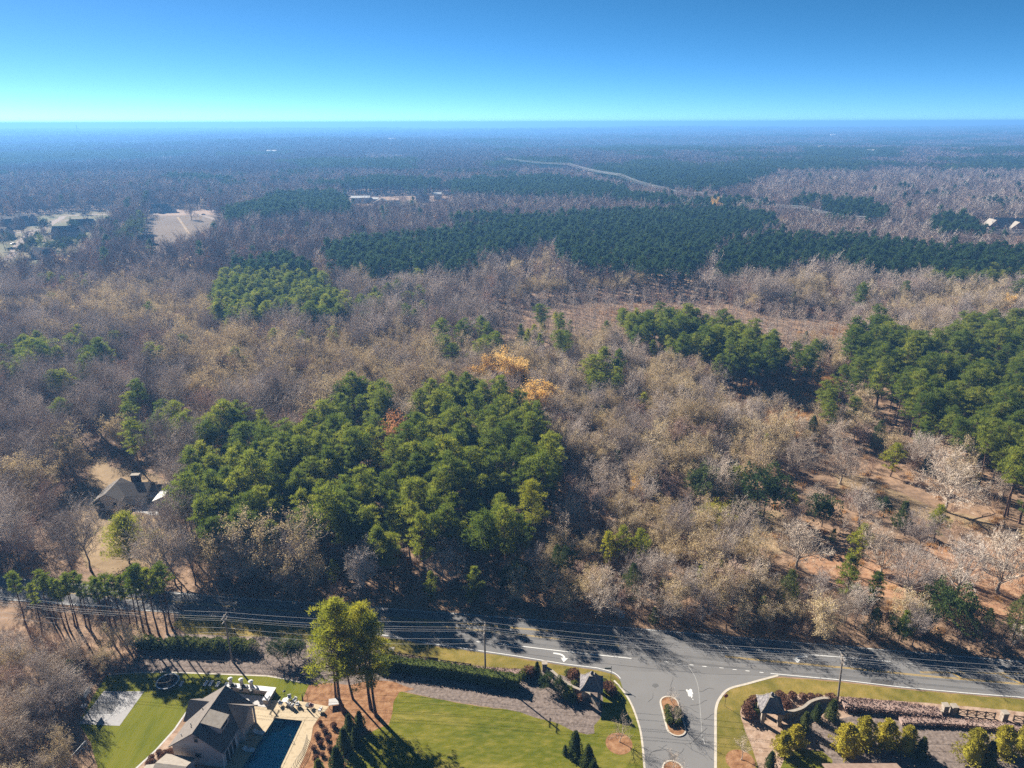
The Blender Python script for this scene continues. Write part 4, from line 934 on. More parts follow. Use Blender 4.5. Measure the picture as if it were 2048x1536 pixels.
# hand-placed trees (base pixel, kind, height, label)
def at_crown(kind, cx, cy, h, label, frac=.72, **kw):
    p = P(cx, cy, h * frac); return plant(kind, p.x, p.y, label, h=h, **kw)
def at_base(kind, cx, cy, h, label, **kw):
    p = P(cx, cy); return plant(kind, p.x, p.y, label, h=h, **kw)
HAND = []
def clear(p, r):
    HAND.append((p.x, p.y, r)); d = p.xy.normalized()
    if r > 3.2: HAND.append((p.x - d.x * r * 1.3, p.y - d.y * r * 1.3, r * .9))
for kind, cx, cy, h, lab, kw in [
 ('gold', 1025, 728, 17, 'bright orange-gold tree at the edge of the grey woods', dict(var=1, wide=1.35)), ('gold', 975, 742, 15, 'dull gold tree left of the bright orange-gold one', dict(var=0, wide=1.3)),
 ('gold', 1062, 785, 16, 'golden tree right behind the dense pine stand', dict(var=0, wide=1.35)), ('rust', 790, 868, 15, 'rust-brown tree in a gap of the dense pine stand', dict(wide=1.2)),
 ('tan', 640, 795, 18, 'broad tan-leaved tree behind the dense pine stand', dict(var=2, wide=1.3)), ('tan', 920, 755, 15, 'tan tree beside the dull gold one', dict(var=0, wide=1.2)),
 ('tan', 1300, 870, 14, 'wide pale tan tree among the brown woods', dict(var=2, wide=1.35)), ('tan', 1345, 900, 12, 'grey-tan spreading tree in front of the wide pale one', dict(var=0, wide=1.3)),
 ('gold', 1275, 975, 7.5, 'yellow-leaved small tree in the thicket beside the red saplings', dict(var=1)), ('tan', 1330, 1010, 10, 'pale feathery tree beside the yellow small tree', dict(var=1, wide=1.2)),
 ('tan', 1345, 1095, 9, 'round tan tree above the roadside thicket', dict(var=1, wide=1.2)), ('tan', 1490, 850, 13, 'olive-tan tree standing at the clearing edge', dict(var=1)),
 ('tan', 965, 548, 16, 'tan tree in front of the dark plantation, leftmost of three', dict(var=2)), ('tan', 1030, 530, 19, 'tan tree in front of the dark plantation, middle one of three', dict(var=0)), ('tan', 1083, 520, 21, 'large tan tree in front of the dark plantation', dict(var=2, wide=1.15)),
 ('oak', 1620, 545, 18, 'big pale leafless oak in front of the right plantation', dict(var=1, wide=1.15)), ('oak', 1860, 560, 19, 'pale leafless oak in the grey thicket below the right plantation', dict(var=3)),
 ('tan', 235, 850, 14, 'leafless tree with a tan crown left of the young pines', dict(var=1)), ('gold', 200, 748, 10, 'small yellow tree in the grey woods above the ranch house', dict(var=0)), ('tan', 415, 740, 18, 'yellow-green crowned tree in the grey woods', dict(var=2)), ('tan', 445, 770, 16, 'ochre crowned tree in the grey woods', dict(var=0)),
 ('gold', 2020, 600, 13, 'yellow tree in the grey thicket at the picture edge', dict(var=1)), ('gold', 1432, 408, 22, 'bright yellow tree under the power line', dict(var=1)), ('tan', 1570, 448, 17, 'ochre tree below the power line', dict(var=2, wide=1.3)),
 ('oak', 1600, 900, 13, 'pale fan-shaped leafless tree behind the dark magnolia', dict(var=1)), ('oak', 1690, 910, 13, 'pale leafless tree with upswept branches beside the dirt track', dict(var=3)),
 ('oak', 1905, 950, 15, 'largest pale leafless oak, wide and low by the dirt track', dict(var=3, wide=1.25)), ('oak', 1605, 1075, 12, 'white-barked leafless tree in the open leaf litter', dict(var=1, rz=1.0)),
 ('oak', 1770, 1090, 12, 'pale leafless tree behind the green roadside pines', dict(var=3)), ('oak', 1830, 1130, 13, 'grey leafless oak over the roadside shrubs', dict(var=2)), ('oak', 1930, 1120, 14, 'leafless oak in the leaf litter with a dark trunk', dict(var=0)),
 ('oak', 2020, 1105, 15, 'pale leaning leafless oak at the picture edge', dict(var=1)), ('smallbare', 1740, 1000, 8, 'twiggy leafless tree by the dirt track bend', dict(var=2)),
 ('youngpine', 1790, 905, 11, 'bushy young pine left of the largest pale oak', dict(var=1, wide=1.2)), ('youngpine', 1880, 1030, 10, 'bushy yellow-green pine below the largest pale oak', dict(var=1, wide=1.25)), ('cedar', 1810, 1020, 8, 'dark cedar beside the bushy yellow-green pine', {}),
 ('youngpine', 1725, 1070, 11, 'yellow-green pine at the top of the roadside row', dict(var=1)), ('youngpine', 1700, 1140, 11, 'green pine in the middle of the roadside row', dict(var=0, wide=1.2)), ('youngpine', 1755, 1170, 10, 'green pine nearest the road in the roadside row', dict(var=2, wide=1.2)),
 ('evergreen', 1535, 975, 13, 'big dark round magnolia beside the fallen shed', dict(var=0, wide=1.15)), ('evergreen', 1650, 1015, 8, 'dark broadleaf tree right of the magnolia', dict(var=1)), ('cedar', 1760, 860, 11, 'dark cedar at the edge of the right pine stand', {}),
 ('evergreen', 1405, 960, 10, 'dark evergreen left of the fallen shed', dict(var=1)), ('evergreen', 1880, 1190, 8, 'dark evergreen shrub-tree under the leafless oaks by the road', dict(var=0)),
 ('youngpine', 1205, 720, 16, 'pair of dark pines standing in the brown woods', dict(var=0, wide=1.2)), ('youngpine', 1290, 800, 9, 'yellow-green round pine above the wide pale tan tree', dict(var=1, wide=1.2)),
 ('youngpine', 1220, 1085, 10, 'light green pine at the top of the roadside thicket, leftmost', dict(var=1)), ('youngpine', 1250, 1075, 10, 'light green pine at the top of the roadside thicket, middle', dict(var=1)), ('youngpine', 1285, 1080, 10, 'light green pine at the top of the roadside thicket, rightmost', dict(var=1)),
 ('tallpine', 1065, 1000, 18, 'bright yellow-green pine at the right edge of the dense stand', dict(wide=1.1)),
 ('bamboo', 1435, 1020, 5.5, 'bright yellow-green bamboo clump below the fallen shed', dict(var=0, wide=2.0)), ('bamboo', 1470, 1010, 5, 'bright bamboo clump right of the larger one', dict(var=1, wide=1.3)), ('bamboo', 1475, 945, 6, 'pale bamboo clump between shed and magnolia', dict(var=1)),
 ('deodar', 250, 1088, 12, 'wide-spreading pale green conifer in front of the ranch house', dict(frac=.45)),
 ('smallbare', 245, 1015, 6, 'bushy leafless tree hiding the front of the ranch house', dict(var=2, wide=1.5, frac=.6)), ('smallbare', 310, 1020, 5, 'leafless tree in front of the white garage', dict(var=1, frac=.6)),
 ('evergreen', 195, 1010, 3.2, 'dark round shrub at the corner of the ranch house', dict(var=1, frac=.5)),
 ('oak', 160, 405, 18, 'rosy leafless oak behind the far neighbourhood', dict(var=0)), ('oak', 240, 408, 20, 'rosy leafless oak left of the white farmhouse', dict(var=0)), ('oak', 275, 407, 18, 'rosy leafless oak next to the white farmhouse', dict(var=2)), ('oak', 380, 418, 16, 'lone leafless tree at the edge of the hay field', dict(var=0)),
 ]:
    fr = kw.pop('frac', .72); p = P(cx, cy, h * fr); plant(kind, p.x, p.y, lab, h=h, **kw); clear(p, max(3.0, h * .36) if kind != 'bamboo' else 5.0)
# the pines by the pool and the row of bare-stemmed pines on the near side of the road
POOLPINES = [(688, 1425, 24, 0, 'tallest'), (672, 1400, 20, 1, 'leftmost short'), (742, 1418, 22, 2, 'right-hand'), (752, 1432, 21, 1, 'rightmost slender'), (706, 1398, 19, 0, 'middle thin')]
for cx, cy, h, v, w in POOLPINES:
    p = P(cx, cy); plant('tallpine', p.x, p.y, 'tall yellow-green pine by the swimming pool, %s of the group' % w, 'pines by the swimming pool', h=h, var=v, wide=1.0 if h > 20 else .8)
rr = random.Random(4)
for i, (cx, cy) in enumerate([(57, 1262), (85, 1270), (103, 1240), (112, 1248), (130, 1256), (150, 1252), (157, 1258), (172, 1252), (182, 1262), (206, 1258), (213, 1262), (235, 1264), (250, 1268), (262, 1268), (276, 1258), (300, 1266), (318, 1270), (335, 1268), (345, 1258), (140, 1262), (222, 1254), (290, 1272)]):
    p = P(cx, cy); plant('edgepine', p.x, p.y, 'bare-stemmed pine in the row on the near side of the road', 'roadside row of bare-stemmed pines', h=rr.uniform(12.0, 13.5) if 70 < cx < 225 else rr.uniform(13.5, 16.5), var=i)
# sort scattered trees: the 300 of a kind that show largest become things, the rest one mass
def settle():
    X = np.array([t[1] for t in TREES]); Y = np.array([t[2] for t in TREES])
    a, b = Qv(X, Y, 12.0); seen = (a > -10) & (a < 2058) & (b > 0) & (b < 1540)
    ok = np.ones(len(TREES), bool)
    for hx, hy, r in HAND: ok &= np.hypot(X - hx, Y - hy) > r
    D = np.hypot(X, Y); order = np.argsort(D)
    cap = {'pine tree': 235, 'bare tree': 255}; cnt = {}; rest = []
    for i in order:
        if not ok[i]: continue
        k, x, y, s, lab, grp = TREES[i]; cat = CATS[k][1]
        if seen[i] and cnt.get(cat, 0) < cap.get(cat, 280):
            cnt[cat] = cnt.get(cat, 0) + 1
            v = random.randrange(len(PROTO[k])); plant(k, x, y, lab, grp, h=PROTO[k][v][2] * s, var=v)
        else: rest.append((k, random.randrange(len(PROTO[k])), x, y, s, random.uniform(0, 6.28)))
    print('things', cnt, 'rest', len(rest))
    return rest
rest = settle()
PK = ('pine', 'youngpine', 'cedar', 'evergreen', 'tallpine')
mass('pine_woods', [r for r in rest if r[0] in PK], 'green pine woods farther off behind the nearest trees')
mass('leafless_woods', [r for r in rest if r[0] not in PK], 'grey brown leafless woods farther off behind the nearest trees')

def scatter_mid():
    rng = np.random.default_rng(21); items = []
    x, y = grid(430, 1350, 6.4, half, rng)
    gx, gy = Qv(x, y, 0.0); keep = np.ones(len(x))
    for poly, d in OPEN_POLYS: keep = np.where(inpoly(gx, gy, poly), np.minimum(keep, d), keep)
    keep = np.where(near_polyline(x, y, LINE_W, 17), 0, keep)
    for hx, hy, r in HAND: keep = np.where(np.hypot(x - hx, y - hy) < r + 2, 0, keep)
    keep = np.where(vnoise(x, y, 60, 31) > .9, keep * .3, keep)
    a, b = Qv(x, y, 14.0); pine = np.zeros(len(x), bool)
    for poly in MID_PINES: pine |= inpoly(a, b, poly)
    inside = pine.copy()
    pn = (vnoise(x, y, 130, 7) * .6 + vnoise(x, y, 45, 9) * .4)
    pine |= (pn > .73) & (y > 600)
    u = rng.uniform(0, 1, len(x)); w = rng.uniform(0, 1, len(x))
    pine |= w < .014
    big, small = [], []
    for i in np.nonzero(u < keep)[0]:
        if pine[i]: big.append(('pine_mid', int(rng.integers(4)), x[i], y[i], rng.uniform(.8, 1.05), rng.uniform(0, 6.28)))
        else:
            k = 'tan_mid' if w[i] > .95 else 'bare_mid'
            small.append((k, int(rng.integers(len(PROTO[k]))), x[i], y[i], rng.uniform(.75, 1.1), rng.uniform(0, 6.28)))
    mass('far_pine_plantations', big, 'dark green pine plantations in the middle distance')
    mass('far_leafless_forest', small, 'purplish leafless forest in the middle distance')
    print('mid', len(big), len(small))
scatter_mid()
def scatter_far():
    rng = np.random.default_rng(23); A = []; B = []
    for y0, y1, st, sc in [(1350, 3000, 36, 1.0), (3000, 5500, 55, 1.15), (5500, 10000, 95, 1.5)]:
        x, y = grid(y0, y1, st, lambda v: v * .80 + 60, rng)
        a, b = Qv(x, y, 14.0)
        pine = (vnoise(x, y * .6, 420, 7) * .55 + vnoise(x, y, 130, 9) * .45) > .655
        for poly in MID_PINES: pine |= inpoly(a, b, poly)
        k = rng.uniform(0, 1, len(x)) < .93; k &= ~near_polyline(x, y, LINE_W, 30)
        k &= ~((vnoise(x, y, 260, 41) > .86) & (rng.uniform(0, 1, len(x)) < .8))
        for i in np.nonzero(k)[0]:
            (A if pine[i] else B).append(('pine_grove' if pine[i] else 'bare_grove', int(rng.integers(3)), x[i], y[i], sc * rng.uniform(.85, 1.15), rng.uniform(0, 6.28)))
    mass('horizon_pine_forest', A, 'blue hazy pine forest towards the horizon')
    mass('horizon_leafless_forest', B, 'blue hazy leafless forest towards the horizon')
    print('far', len(A), len(B))
scatter_far()
# undergrowth and dry grass
def scatter_low():
    rng = np.random.default_rng(31); it = []; tf = []
    x, y = grid(95, 330, 3.4, half, rng); gx, gy = Qv(x, y, 0.0)
    ok = gy < ylin(gx, FAR_EDGE) - 4
    yard = inpoly(gx, gy, YARD); cl = inpoly(gx, gy, OPEN_POLYS[1][0])
    lit = inpoly(gx, gy, OPEN_POLYS[4][0])
    n1 = vnoise(x, y, 14, 3); FE = ylin(gx, FAR_EDGE)
    u = rng.uniform(0, 1, len(x))
    for i in np.nonzero(ok & ~yard)[0]:
        if cl[i]: p = .06
        elif lit[i]: p = .22 if n1[i] > .5 else .03
        else: p = .42
        if gy[i] > FE[i] - 70 and gx[i] > 380: p = .85
        if u[i] < p: it.append(('brush', int(rng.integers(3)), x[i], y[i], rng.uniform(.5, 1.15), rng.uniform(0, 6.28)))
    xs, ys = grid(60, 125, 2.2, half, rng); ax, ay = Qv(xs, ys, 0.0)
    for i in np.nonzero(inpoly(ax, ay, SW_POLY) & (rng.uniform(0, 1, len(xs)) < .7))[0]: it.append(('brush', int(rng.integers(3)), xs[i], ys[i], rng.uniform(.5, .95), rng.uniform(0, 6.28)))
    mass('undergrowth', it, 'low twiggy undergrowth under and between the trees')
    x, y = grid(120, 420, 1.7, half, rng); gx, gy = Qv(x, y, 0.0); u = rng.uniform(0, 1, len(x))
    cl = inpoly(gx, gy, OPEN_POLYS[1][0]); op = inpoly(gx, gy, [(1150, 600), (1400, 575), (1560, 590), (1700, 640), (1690, 730), (1560, 720), (1400, 660), (1250, 660)])
    m = (cl & (u < .8)) | (op & (u < .25) & (vnoise(x, y, 25, 4) > .45)) | (lit_poly(gx, gy) & (u < .06))
    tf = [('tuft', int(rng.integers(2)), x[i], y[i], rng.uniform(.6, 1.3), rng.uniform(0, 6.28)) for i in np.nonzero(m)[0]]
    mass('dry_grass', tf, 'golden dry grass of the clearings')
def lit_poly(gx, gy): return inpoly(gx, gy, OPEN_POLYS[4][0])
scatter_low()

# ================================================================== BUILDINGS, STREET FURNITURE, GARDEN
M_wallw = mat('white_wall', [(.62, .60, .57), (.72, .70, .67)], .8, .85)
M_wallp = mat('pale_stucco', [(.50, .44, .40), (.58, .52, .47)], .8, .85)
M_brickp = mat('pink_brick', [(.34, .25, .21), (.46, .36, .31)], 6, .9, .01, 12)
M_shing = mat('grey_shingles', [(.14, .122, .11), (.22, .195, .175)], 1.6, .9, .012, 9, detail=7, stretch=((1, 1, 5), 0))
M_shingp = mat('pale_shingles', [(.27, .235, .20), (.36, .32, .275)], 1.6, .9, .012, 9, detail=7, stretch=((1, 1, 5), 0))
M_slate = mat('slate', [(.10, .095, .105), (.19, .175, .18), (.28, .26, .25)], 2.5, .7, .02, 5)
M_shingb = mat('brown_shingles', [(.19, .13, .10), (.27, .19, .15)], 1.6, .9, .012, 9)
M_stone = mat('fieldstone', [(.22, .175, .14), (.36, .30, .245), (.48, .42, .36)], 2.2, .9, .05, 3.5)
M_cap = mat('cap_stone', [(.30, .26, .21), (.40, .35, .295)], 2, .85)
M_glass = mat('window_glass', [(.015, .018, .022), (.03, .035, .04)], .5, .12, spec=.6)
M_trim = mat('white_trim', [(.66, .65, .63), (.74, .73, .71)], 1, .6)
M_dark = mat('dark_metal', [(.018, .017, .017), (.03, .028, .027)], 2, .5, spec=.4)
M_brickd = mat('dark_brick', [(.05, .035, .03), (.09, .06, .05)], 5, .9)
M_wood = mat('weathered_pole_wood', [(.24, .20, .165), (.36, .31, .265)], 1.5, .9, coord='obj', stretch=((6, 6, .4), 0))
M_fence = mat('dark_stained_wood', [(.055, .04, .03), (.10, .075, .055)], 2, .8)
M_wire = mat('aluminium_wire', [(.40, .40, .40), (.48, .48, .48)], 1, .6)
M_metalr = mat('white_metal_roof', [(.62, .60, .56), (.72, .70, .66)], .8, .5)
M_grayw = mat('grey_boards', [(.20, .18, .17), (.32, .29, .275)], 2, .95, stretch=((1, 6, 1), .4))
M_signr = mat('red_sign', [(.30, .03, .025), (.36, .04, .03)], 2, .5)
M_signg = mat('green_sign', [(.02, .07, .045), (.03, .09, .055)], 2, .5)
M_plast = mat('white_plastic', [(.66, .66, .66), (.76, .76, .76)], 2, .5)
M_black = mat('black_mesh', [(.012, .012, .013), (.025, .025, .026)], 3, .8)
M_plaster = mat('pool_plaster', [(.10, .80, .98), (.13, .86, 1.0)], .8, .6)
M_pinkf = mat('pink_cushion', [(.55, .30, .28), (.66, .42, .38)], 3, .9)

def wing(root, cx, cy, w, d, hw, hr, axis, wall, roof, over=.4, names=('wall', 'roof'), z0=0.0, t=.16, ext=0.0):
    """gabled box: walls with gable ends and two roof slabs; axis is the ridge direction"""
    x0, x1, y0, y1 = cx - w / 2, cx + w / 2, cy - d / 2, cy + d / 2
    mb = MB()
    if axis == 'y':
        vs = [(x0, y0, z0), (x1, y0, z0), (x1, y1, z0), (x0, y1, z0), (x0, y0, hw), (x1, y0, hw), (x1, y1, hw), (x0, y1, hw), (cx, y0, hr), (cx, y1, hr)]
        fs = [(0, 1, 5, 8, 4), (2, 3, 7, 9, 6), (1, 2, 6, 5), (3, 0, 4, 7)]
        sl = (hr - hw) / (w / 2); e = hw - over * sl
        a = [(x0 - over, y0 - over, e), (cx, y0 - over, hr), (cx, y1 + over, hr), (x0 - over, y1 + over, e)]
        b = [(x1 + over, y1 + over, e), (cx, y1 + over, hr), (cx, y0 - over, hr), (x1 + over, y0 - over, e)]
    else:
        vs = [(x0, y0, z0), (x1, y0, z0), (x1, y1, z0), (x0, y1, z0), (x0, y0, hw), (x1, y0, hw), (x1, y1, hw), (x0, y1, hw), (x0, cy, hr), (x1, cy, hr)]
        fs = [(0, 1, 5, 4), (2, 3, 7, 6), (1, 2, 6, 9, 5), (3, 0, 4, 8, 7)]
        sl = (hr - hw) / (d / 2); e = hw - over * sl
        a = [(x0 - over, y0 - over, e), (x1 + over + ext, y0 - over, e), (x1 + over + ext, cy, hr), (x0 - over, cy, hr)]
        b = [(x1 + over + ext, y1 + over, e), (x0 - over, y1 + over, e), (x0 - over, cy, hr), (x1 + over + ext, cy, hr)]
    mb.add(vs, fs); mb.build(names[0], wall, root)
    up = lambda q: [(x, y, z + t) for x, y, z in q]
    r = MB(); r.slab(up(a), t); r.slab(up(b), t); return r.build(names[1], roof, root)
def window(root, x, y, z, w, h, face, m=None, name='window'):
    """frame proud of the wall with a recessed pane; face = outward direction letter"""
    f = MB(); g = MB(); k = .07; p = .06
    def bx(mb, a0, a1, b0, b1, d0, d1):
        if face == 's': mb.box(x + a0, x + a1, y - d1, y - d0, z + b0, z + b1)
        elif face == 'n': mb.box(x + a0, x + a1, y + d0, y + d1, z + b0, z + b1)
        elif face == 'e': mb.box(x + d0, x + d1, y + a0, y + a1, z + b0, z + b1)
        else: mb.box(x - d1, x - d0, y + a0, y + a1, z + b0, z + b1)
    for a0, a1, b0, b1 in [(-w / 2 - k, -w / 2 + .02, -k, h + k), (w / 2 - .02, w / 2 + k, -k, h + k), (-w / 2 + .02, w / 2 - .02, -k, .02), (-w / 2 + .02, w / 2 - .02, h - .02, h + k)]: bx(f, a0, a1, b0, b1, 0, p)
    o = f.build(name, m or M_trim, root); bx(g, -w / 2 + .01, w / 2 - .01, .01, h - .01, 0, .025); g.build('pane', M_glass, o)

# ---- pool house
ph = thing('pool_house', 'pale stucco pool house with grey gabled roofs beside the pool', 'house', (-52.0, 88.3, 0), math.radians(-8))
wing(ph, 0, 5.35, 8.8, 9.7, 3.75, 7.0, 'y', M_wallp, M_shing, .45)
wing(ph, -.1, 7.9, 9.6, 4.4, 3.85, 5.8, 'x', M_wallp, M_shing, .45, ext=.5)
MB().add([(5.1, 5.8, 3.8), (5.1, 10.0, 3.8), (5.1, 7.9, 5.6)], [(0, 1, 2)]).build('gable_panel', M_wallp, ph)
for yy in (5.7, 9.8): MB().box(4.95, 5.2, yy, yy + .25, 0, 3.7).build('porch_post', M_wallp, ph)
d = MB(); d.slab([(.15, 2.3, 7.12), (3.5, 2.3, 6.35), (3.5, 5.3, 6.35), (.15, 5.3, 7.12)], .14); dr = d.build('dormer', M_shingp, ph)  # paler than the main roof: sunlit tone of the flatter top painted in
d = MB(); d.box(1.0, 3.3, 2.5, 5.1, 5.0, 6.3); d.build('dormer_wall', M_wallp, dr)
MB().box(3.3, 3.34, 2.9, 4.7, 5.45, 6.05).build('dormer_window', M_glass, dr)
window(ph, .1, .5, 4.9, .5, 1.0, 's', M_shing); window(ph, .0, .5, 1.6, .8, .8, 's', M_shing)
fr = MB(); 
for yy in (1.0, 2.1, 3.2, 4.3): fr.box(4.4, 4.5, yy - .08, yy + .08, .02, 2.7)
fr.box(4.4, 4.5, .92, 4.38, 2.62, 2.8); do = fr.build('patio_door', M_trim, ph)
for yy in (1.1, 2.2, 3.3): MB().box(4.4, 4.44, yy, yy + .92, .05, 2.6).build('pane', M_glass, do)
for yy in (.55, 4.7): MB().box(4.4, 4.46, yy - .3, yy + .05, .1, 3.3).build('shutter', M_trim, ph)
for (u, v) in [(-2.2, 3.0), (-1.6, 2.2), (-2.9, 1.2), (-1.9, 6.2)]: MB().tube((u, v, 6.85 + u * .6), (u, v, 6.85 + u * .6 + .5), .07, n=6).build('roof_vent', M_dark if v != 1.2 else M_trim, ph)
lw = thing('low_wing', 'low grey-roofed annex in front of the pool house', 'annex', (-54.4, 86.6, 0), math.radians(-8))
wing(lw, 0, -1.3, 4.6, 4.6, 2.9, 3.75, 'x', M_wallp, M_shingp, .35); wing(lw, -2.0, -3.2, 5.0, 4.0, 2.6, 3.3, 'y', M_wallp, M_shingp, .3)
# ---- pool
pc = sum(POOL, Vector()) / 4; pool = thing('swimming_pool', 'rectangular swimming pool with turquoise shallow end and white steps', 'pool', (pc.x, pc.y, 0))
q = [p - pc for p in POOL]
b = MB(); b.add([(p.x, p.y, .018) for p in q] + [(p.x, p.y, -1.2) for p in q], [(4, 5, 6, 7)] + [(i, (i + 1) % 4, 4 + (i + 1) % 4, 4 + i) for i in range(4)]); b.build('basin', M_plaster, pool)
rim = MB()
for i in range(4):
    a0, a1 = q[i], q[(i + 1) % 4]; dd = (a1 - a0).normalized(); nn = Vector((-dd.y, dd.x, 0)); nn = nn if nn.dot(a0) > 0 else -nn
    rim.add([(*(a0 - dd * .0).xy, .05), (*a1.xy, .05), (*(a1 + nn * .35 + dd * .35).xy, .05), (*(a0 + nn * .35 - dd * .35).xy, .05), (*a0.xy, -.3), (*a1.xy, -.3)], [(0, 1, 2, 3), (0, 4, 5, 1)])
rim.build('coping', M_deck, pool)
m, n, l = _nt('pool_water'); out = n.new('ShaderNodeOutputMaterial'); tr = n.new('ShaderNodeBsdfTransparent'); tr.inputs[0].default_value = (.58, .94, .98, 1)
gl = n.new('ShaderNodeBsdfGlossy'); gl.inputs['Roughness'].default_value = .04; fz = n.new('ShaderNodeFresnel'); fz.inputs[0].default_value = 1.33
tn = n.new('ShaderNodeTexNoise'); tn.inputs['Scale'].default_value = 1.5; bp = n.new('ShaderNodeBump'); bp.inputs['Distance'].default_value = .02; l.new(tn.outputs[0], bp.inputs['Height']); l.new(bp.outputs[0], gl.inputs['Normal'])
ms = n.new('ShaderNodeMixShader'); l.new(fz.outputs[0], ms.inputs[0]); l.new(tr.outputs[0], ms.inputs[1]); l.new(gl.outputs[0], ms.inputs[2]); l.new(ms.outputs[0], out.inputs[0])
b = MB(); b.add([(p.x, p.y, -.10) for p in q], [(3, 2, 1, 0)]); b.build('water', m, pool)
ux = (q[1] - q[0]).normalized(); uy = (q[3] - q[0]).normalized()
def pq(a, c, z): r = q[0] + ux * a + uy * c; return (r.x, r.y, z)
for k in range(4):
    s0, s1 = .25 + k * .4, .65 + k * .4
    b = MB(); b.add([pq(.05, s0, -.3 - .25 * k), pq(1.9 - .12 * k, s0, -.3 - .25 * k), pq(1.9 - .12 * k, s1, -.3 - .25 * k), pq(.05, s1, -.3 - .25 * k), pq(.05, s1, -1.5), pq(1.9 - .12 * k, s1, -1.5)], [(0, 1, 2, 3), (3, 2, 5, 4)]); b.build('pool_step', M_trim, pool)
b = MB(); b.add([pq(.04, .1, -.25), pq(.25, .1, -.25), pq(.25, 3.4, -.25), pq(.04, 3.4, -.25)], [(0, 1, 2, 3)]); b.build('ledge', M_trim, pool)
for i, (cx, cy) in enumerate([(-44.3, 95.2), (-44.8, 91.6)]):
    o = thing('pool_lounger', 'white wave-shaped in-pool lounger, %s' % ('nearer the pool steps' if i == 0 else 'nearer the picture bottom'), 'lounger', (cx, cy, -.05 if 0 else .02), math.radians(-8))
    w = MB(); prof = [(-.95, .62), (-.55, .34), (-.1, .26), (.35, .36), (.7, .24), (1.0, .2)]
    for (a, za), (c, zc) in zip(prof[:-1], prof[1:]): w.add([(a, -.36, za), (c, -.36, zc), (c, .36, zc), (a, .36, za), (a, -.36, za - .12), (c, -.36, zc - .12), (c, .36, zc - .12), (a, .36, za - .12)], [(0, 1, 2, 3), (7, 6, 5, 4), (0, 4, 5, 1), (2, 6, 7, 3), (1, 5, 6, 2), (3, 7, 4, 0)])
    w.build('shell', M_plast, o); MB().box(-.6, .7, -.3, .3, 0, .16).build('base', M_plast, o)
# ---- outdoor kitchen and patio furniture
ok_ = thing('outdoor_kitchen', 'white L-shaped outdoor kitchen counter behind the pool house', 'kitchen counter', (-49.5, 105.0, 0), math.radians(-8))
b = MB(); b.box(-4.6, 5.2, -.45, .45, 0, .92); b.box(4.2, 5.2, -2.6, -.46, 0, .92); b.build('cabinet', M_stone, ok_)
b = MB(); b.box(-4.7, 5.3, -.55, .55, .925, 1.02); b.box(4.1, 5.3, -2.7, -.56, .925, 1.02); b.build('worktop', M_trim, ok_)
for xx in (-2.9, -.6, 1.4): MB().box(xx - .5, xx + .5, -.5, .2, 1.03, 1.32).build('grill', M_dark if xx < 0 else M_plast, ok_)
MB().box(-2, 5.2, -3.3, -.9, .02, .06).build('patio_slab', M_concl, ok_)
for i, (cx, cy) in enumerate([(-52.9, 105.6), (-50.8, 105.4), (-48.8, 104.9)]):
    o = thing('stone_column', 'round grey column with white dome cap on the outdoor kitchen, %s' % ['leftmost', 'middle', 'rightmost'][i], 'column', (cx, cy, 0), 0)
    MB().tube((0, 0, 0), (0, 0, 2.3), .42, .26, 14).build('shaft', M_concl, o, smooth=False); c = MB(); c.tube((0, 0, 2.3), (0, 0, 2.42), .44, .44, 16); c.tube((0, 0, 2.42), (0, 0, 2.6), .44, .16, 16); c.build('cap', M_plast, o)
    MB().tube((.1, -.75, .5), (.1, -.75, 1.1), .36, .36, 14).build('hood', M_dark, o)
def chair(x, y, rz, m, label, group):
    o = thing('patio_chair', label, 'chair', (x, y, .02), rz, group)
    MB().box(-.3, .3, -.3, .3, .34, .46).build('seat', m, o); MB().box(-.3, .3, .24, .34, .46, .95).build('backrest', m, o)
    for sx in (-.34, .28): MB().box(sx, sx + .06, -.3, .3, .46, .66).build('armrest', m, o)
    for sx in (-.26, .22):
        for sy in (-.26, .22): MB().box(sx, sx + .05, sy, sy + .05, 0, .34).build('leg', m, o)
for i, (x, y, a) in enumerate([(-42.4, 101.5, 1.2), (-41.2, 102.9, .3), (-40.9, 101.5, 2.6), (-40.2, 101.0, 4.0), (-39.3, 101.3, 5.0), (-40.0, 102.3, 5.8)]): chair(x, y, a, M_plast, 'white patio chair in the cluster beside the pool', 'white chairs beside the pool')
for i, (x, y, a) in enumerate([(-36.6, 100.9, 1.2), (-34.8, 100.0, 4.6)]): chair(x, y, a, M_pinkf if i == 0 else M_plast, 'pink cushioned chair under the pool pines' if i == 0 else 'white chair under the pool pines beside the pink one', 'chairs under the pool pines')
o = thing('round_table', 'white round table among the patio chairs', 'table', (-41.7, 102.1, .02)); MB().tube((0, 0, .68), (0, 0, .74), .55, .55, 18).build('table_top', M_plast, o); MB().tube((0, 0, 0), (0, 0, .68), .06, .06, 8).build('stem', M_plast, o)
o = thing('patio_umbrella', 'closed cantilever umbrella on a dark base by the pool', 'umbrella', (-37.4, 101.5, .02)); MB().tube((0, 0, 0), (0, 0, .14), .55, .5, 16).build('base', M_dark, o); MB().path([(0, 0, .14), (0, 0, 2.4), (-.5, .1, 2.9), (-.95, .15, 2.3)], .035).build('mast', M_dark, o); MB().tube((-.95, .15, 2.3), (-.95, .15, .8), .09, .16, 8).build('canopy', M_fence, o)
o = thing('patio_heater', 'slim patio lamp standing beside the white chairs', 'lamp', (-41.9, 102.6, .02)); MB().tube((0, 0, 0), (0, 0, 2.2), .03, .03, 6).build('post', M_dark, o); MB().tube((0, 0, 2.2), (0, 0, 2.35), .3, .05, 10).build('head', M_dark, o)
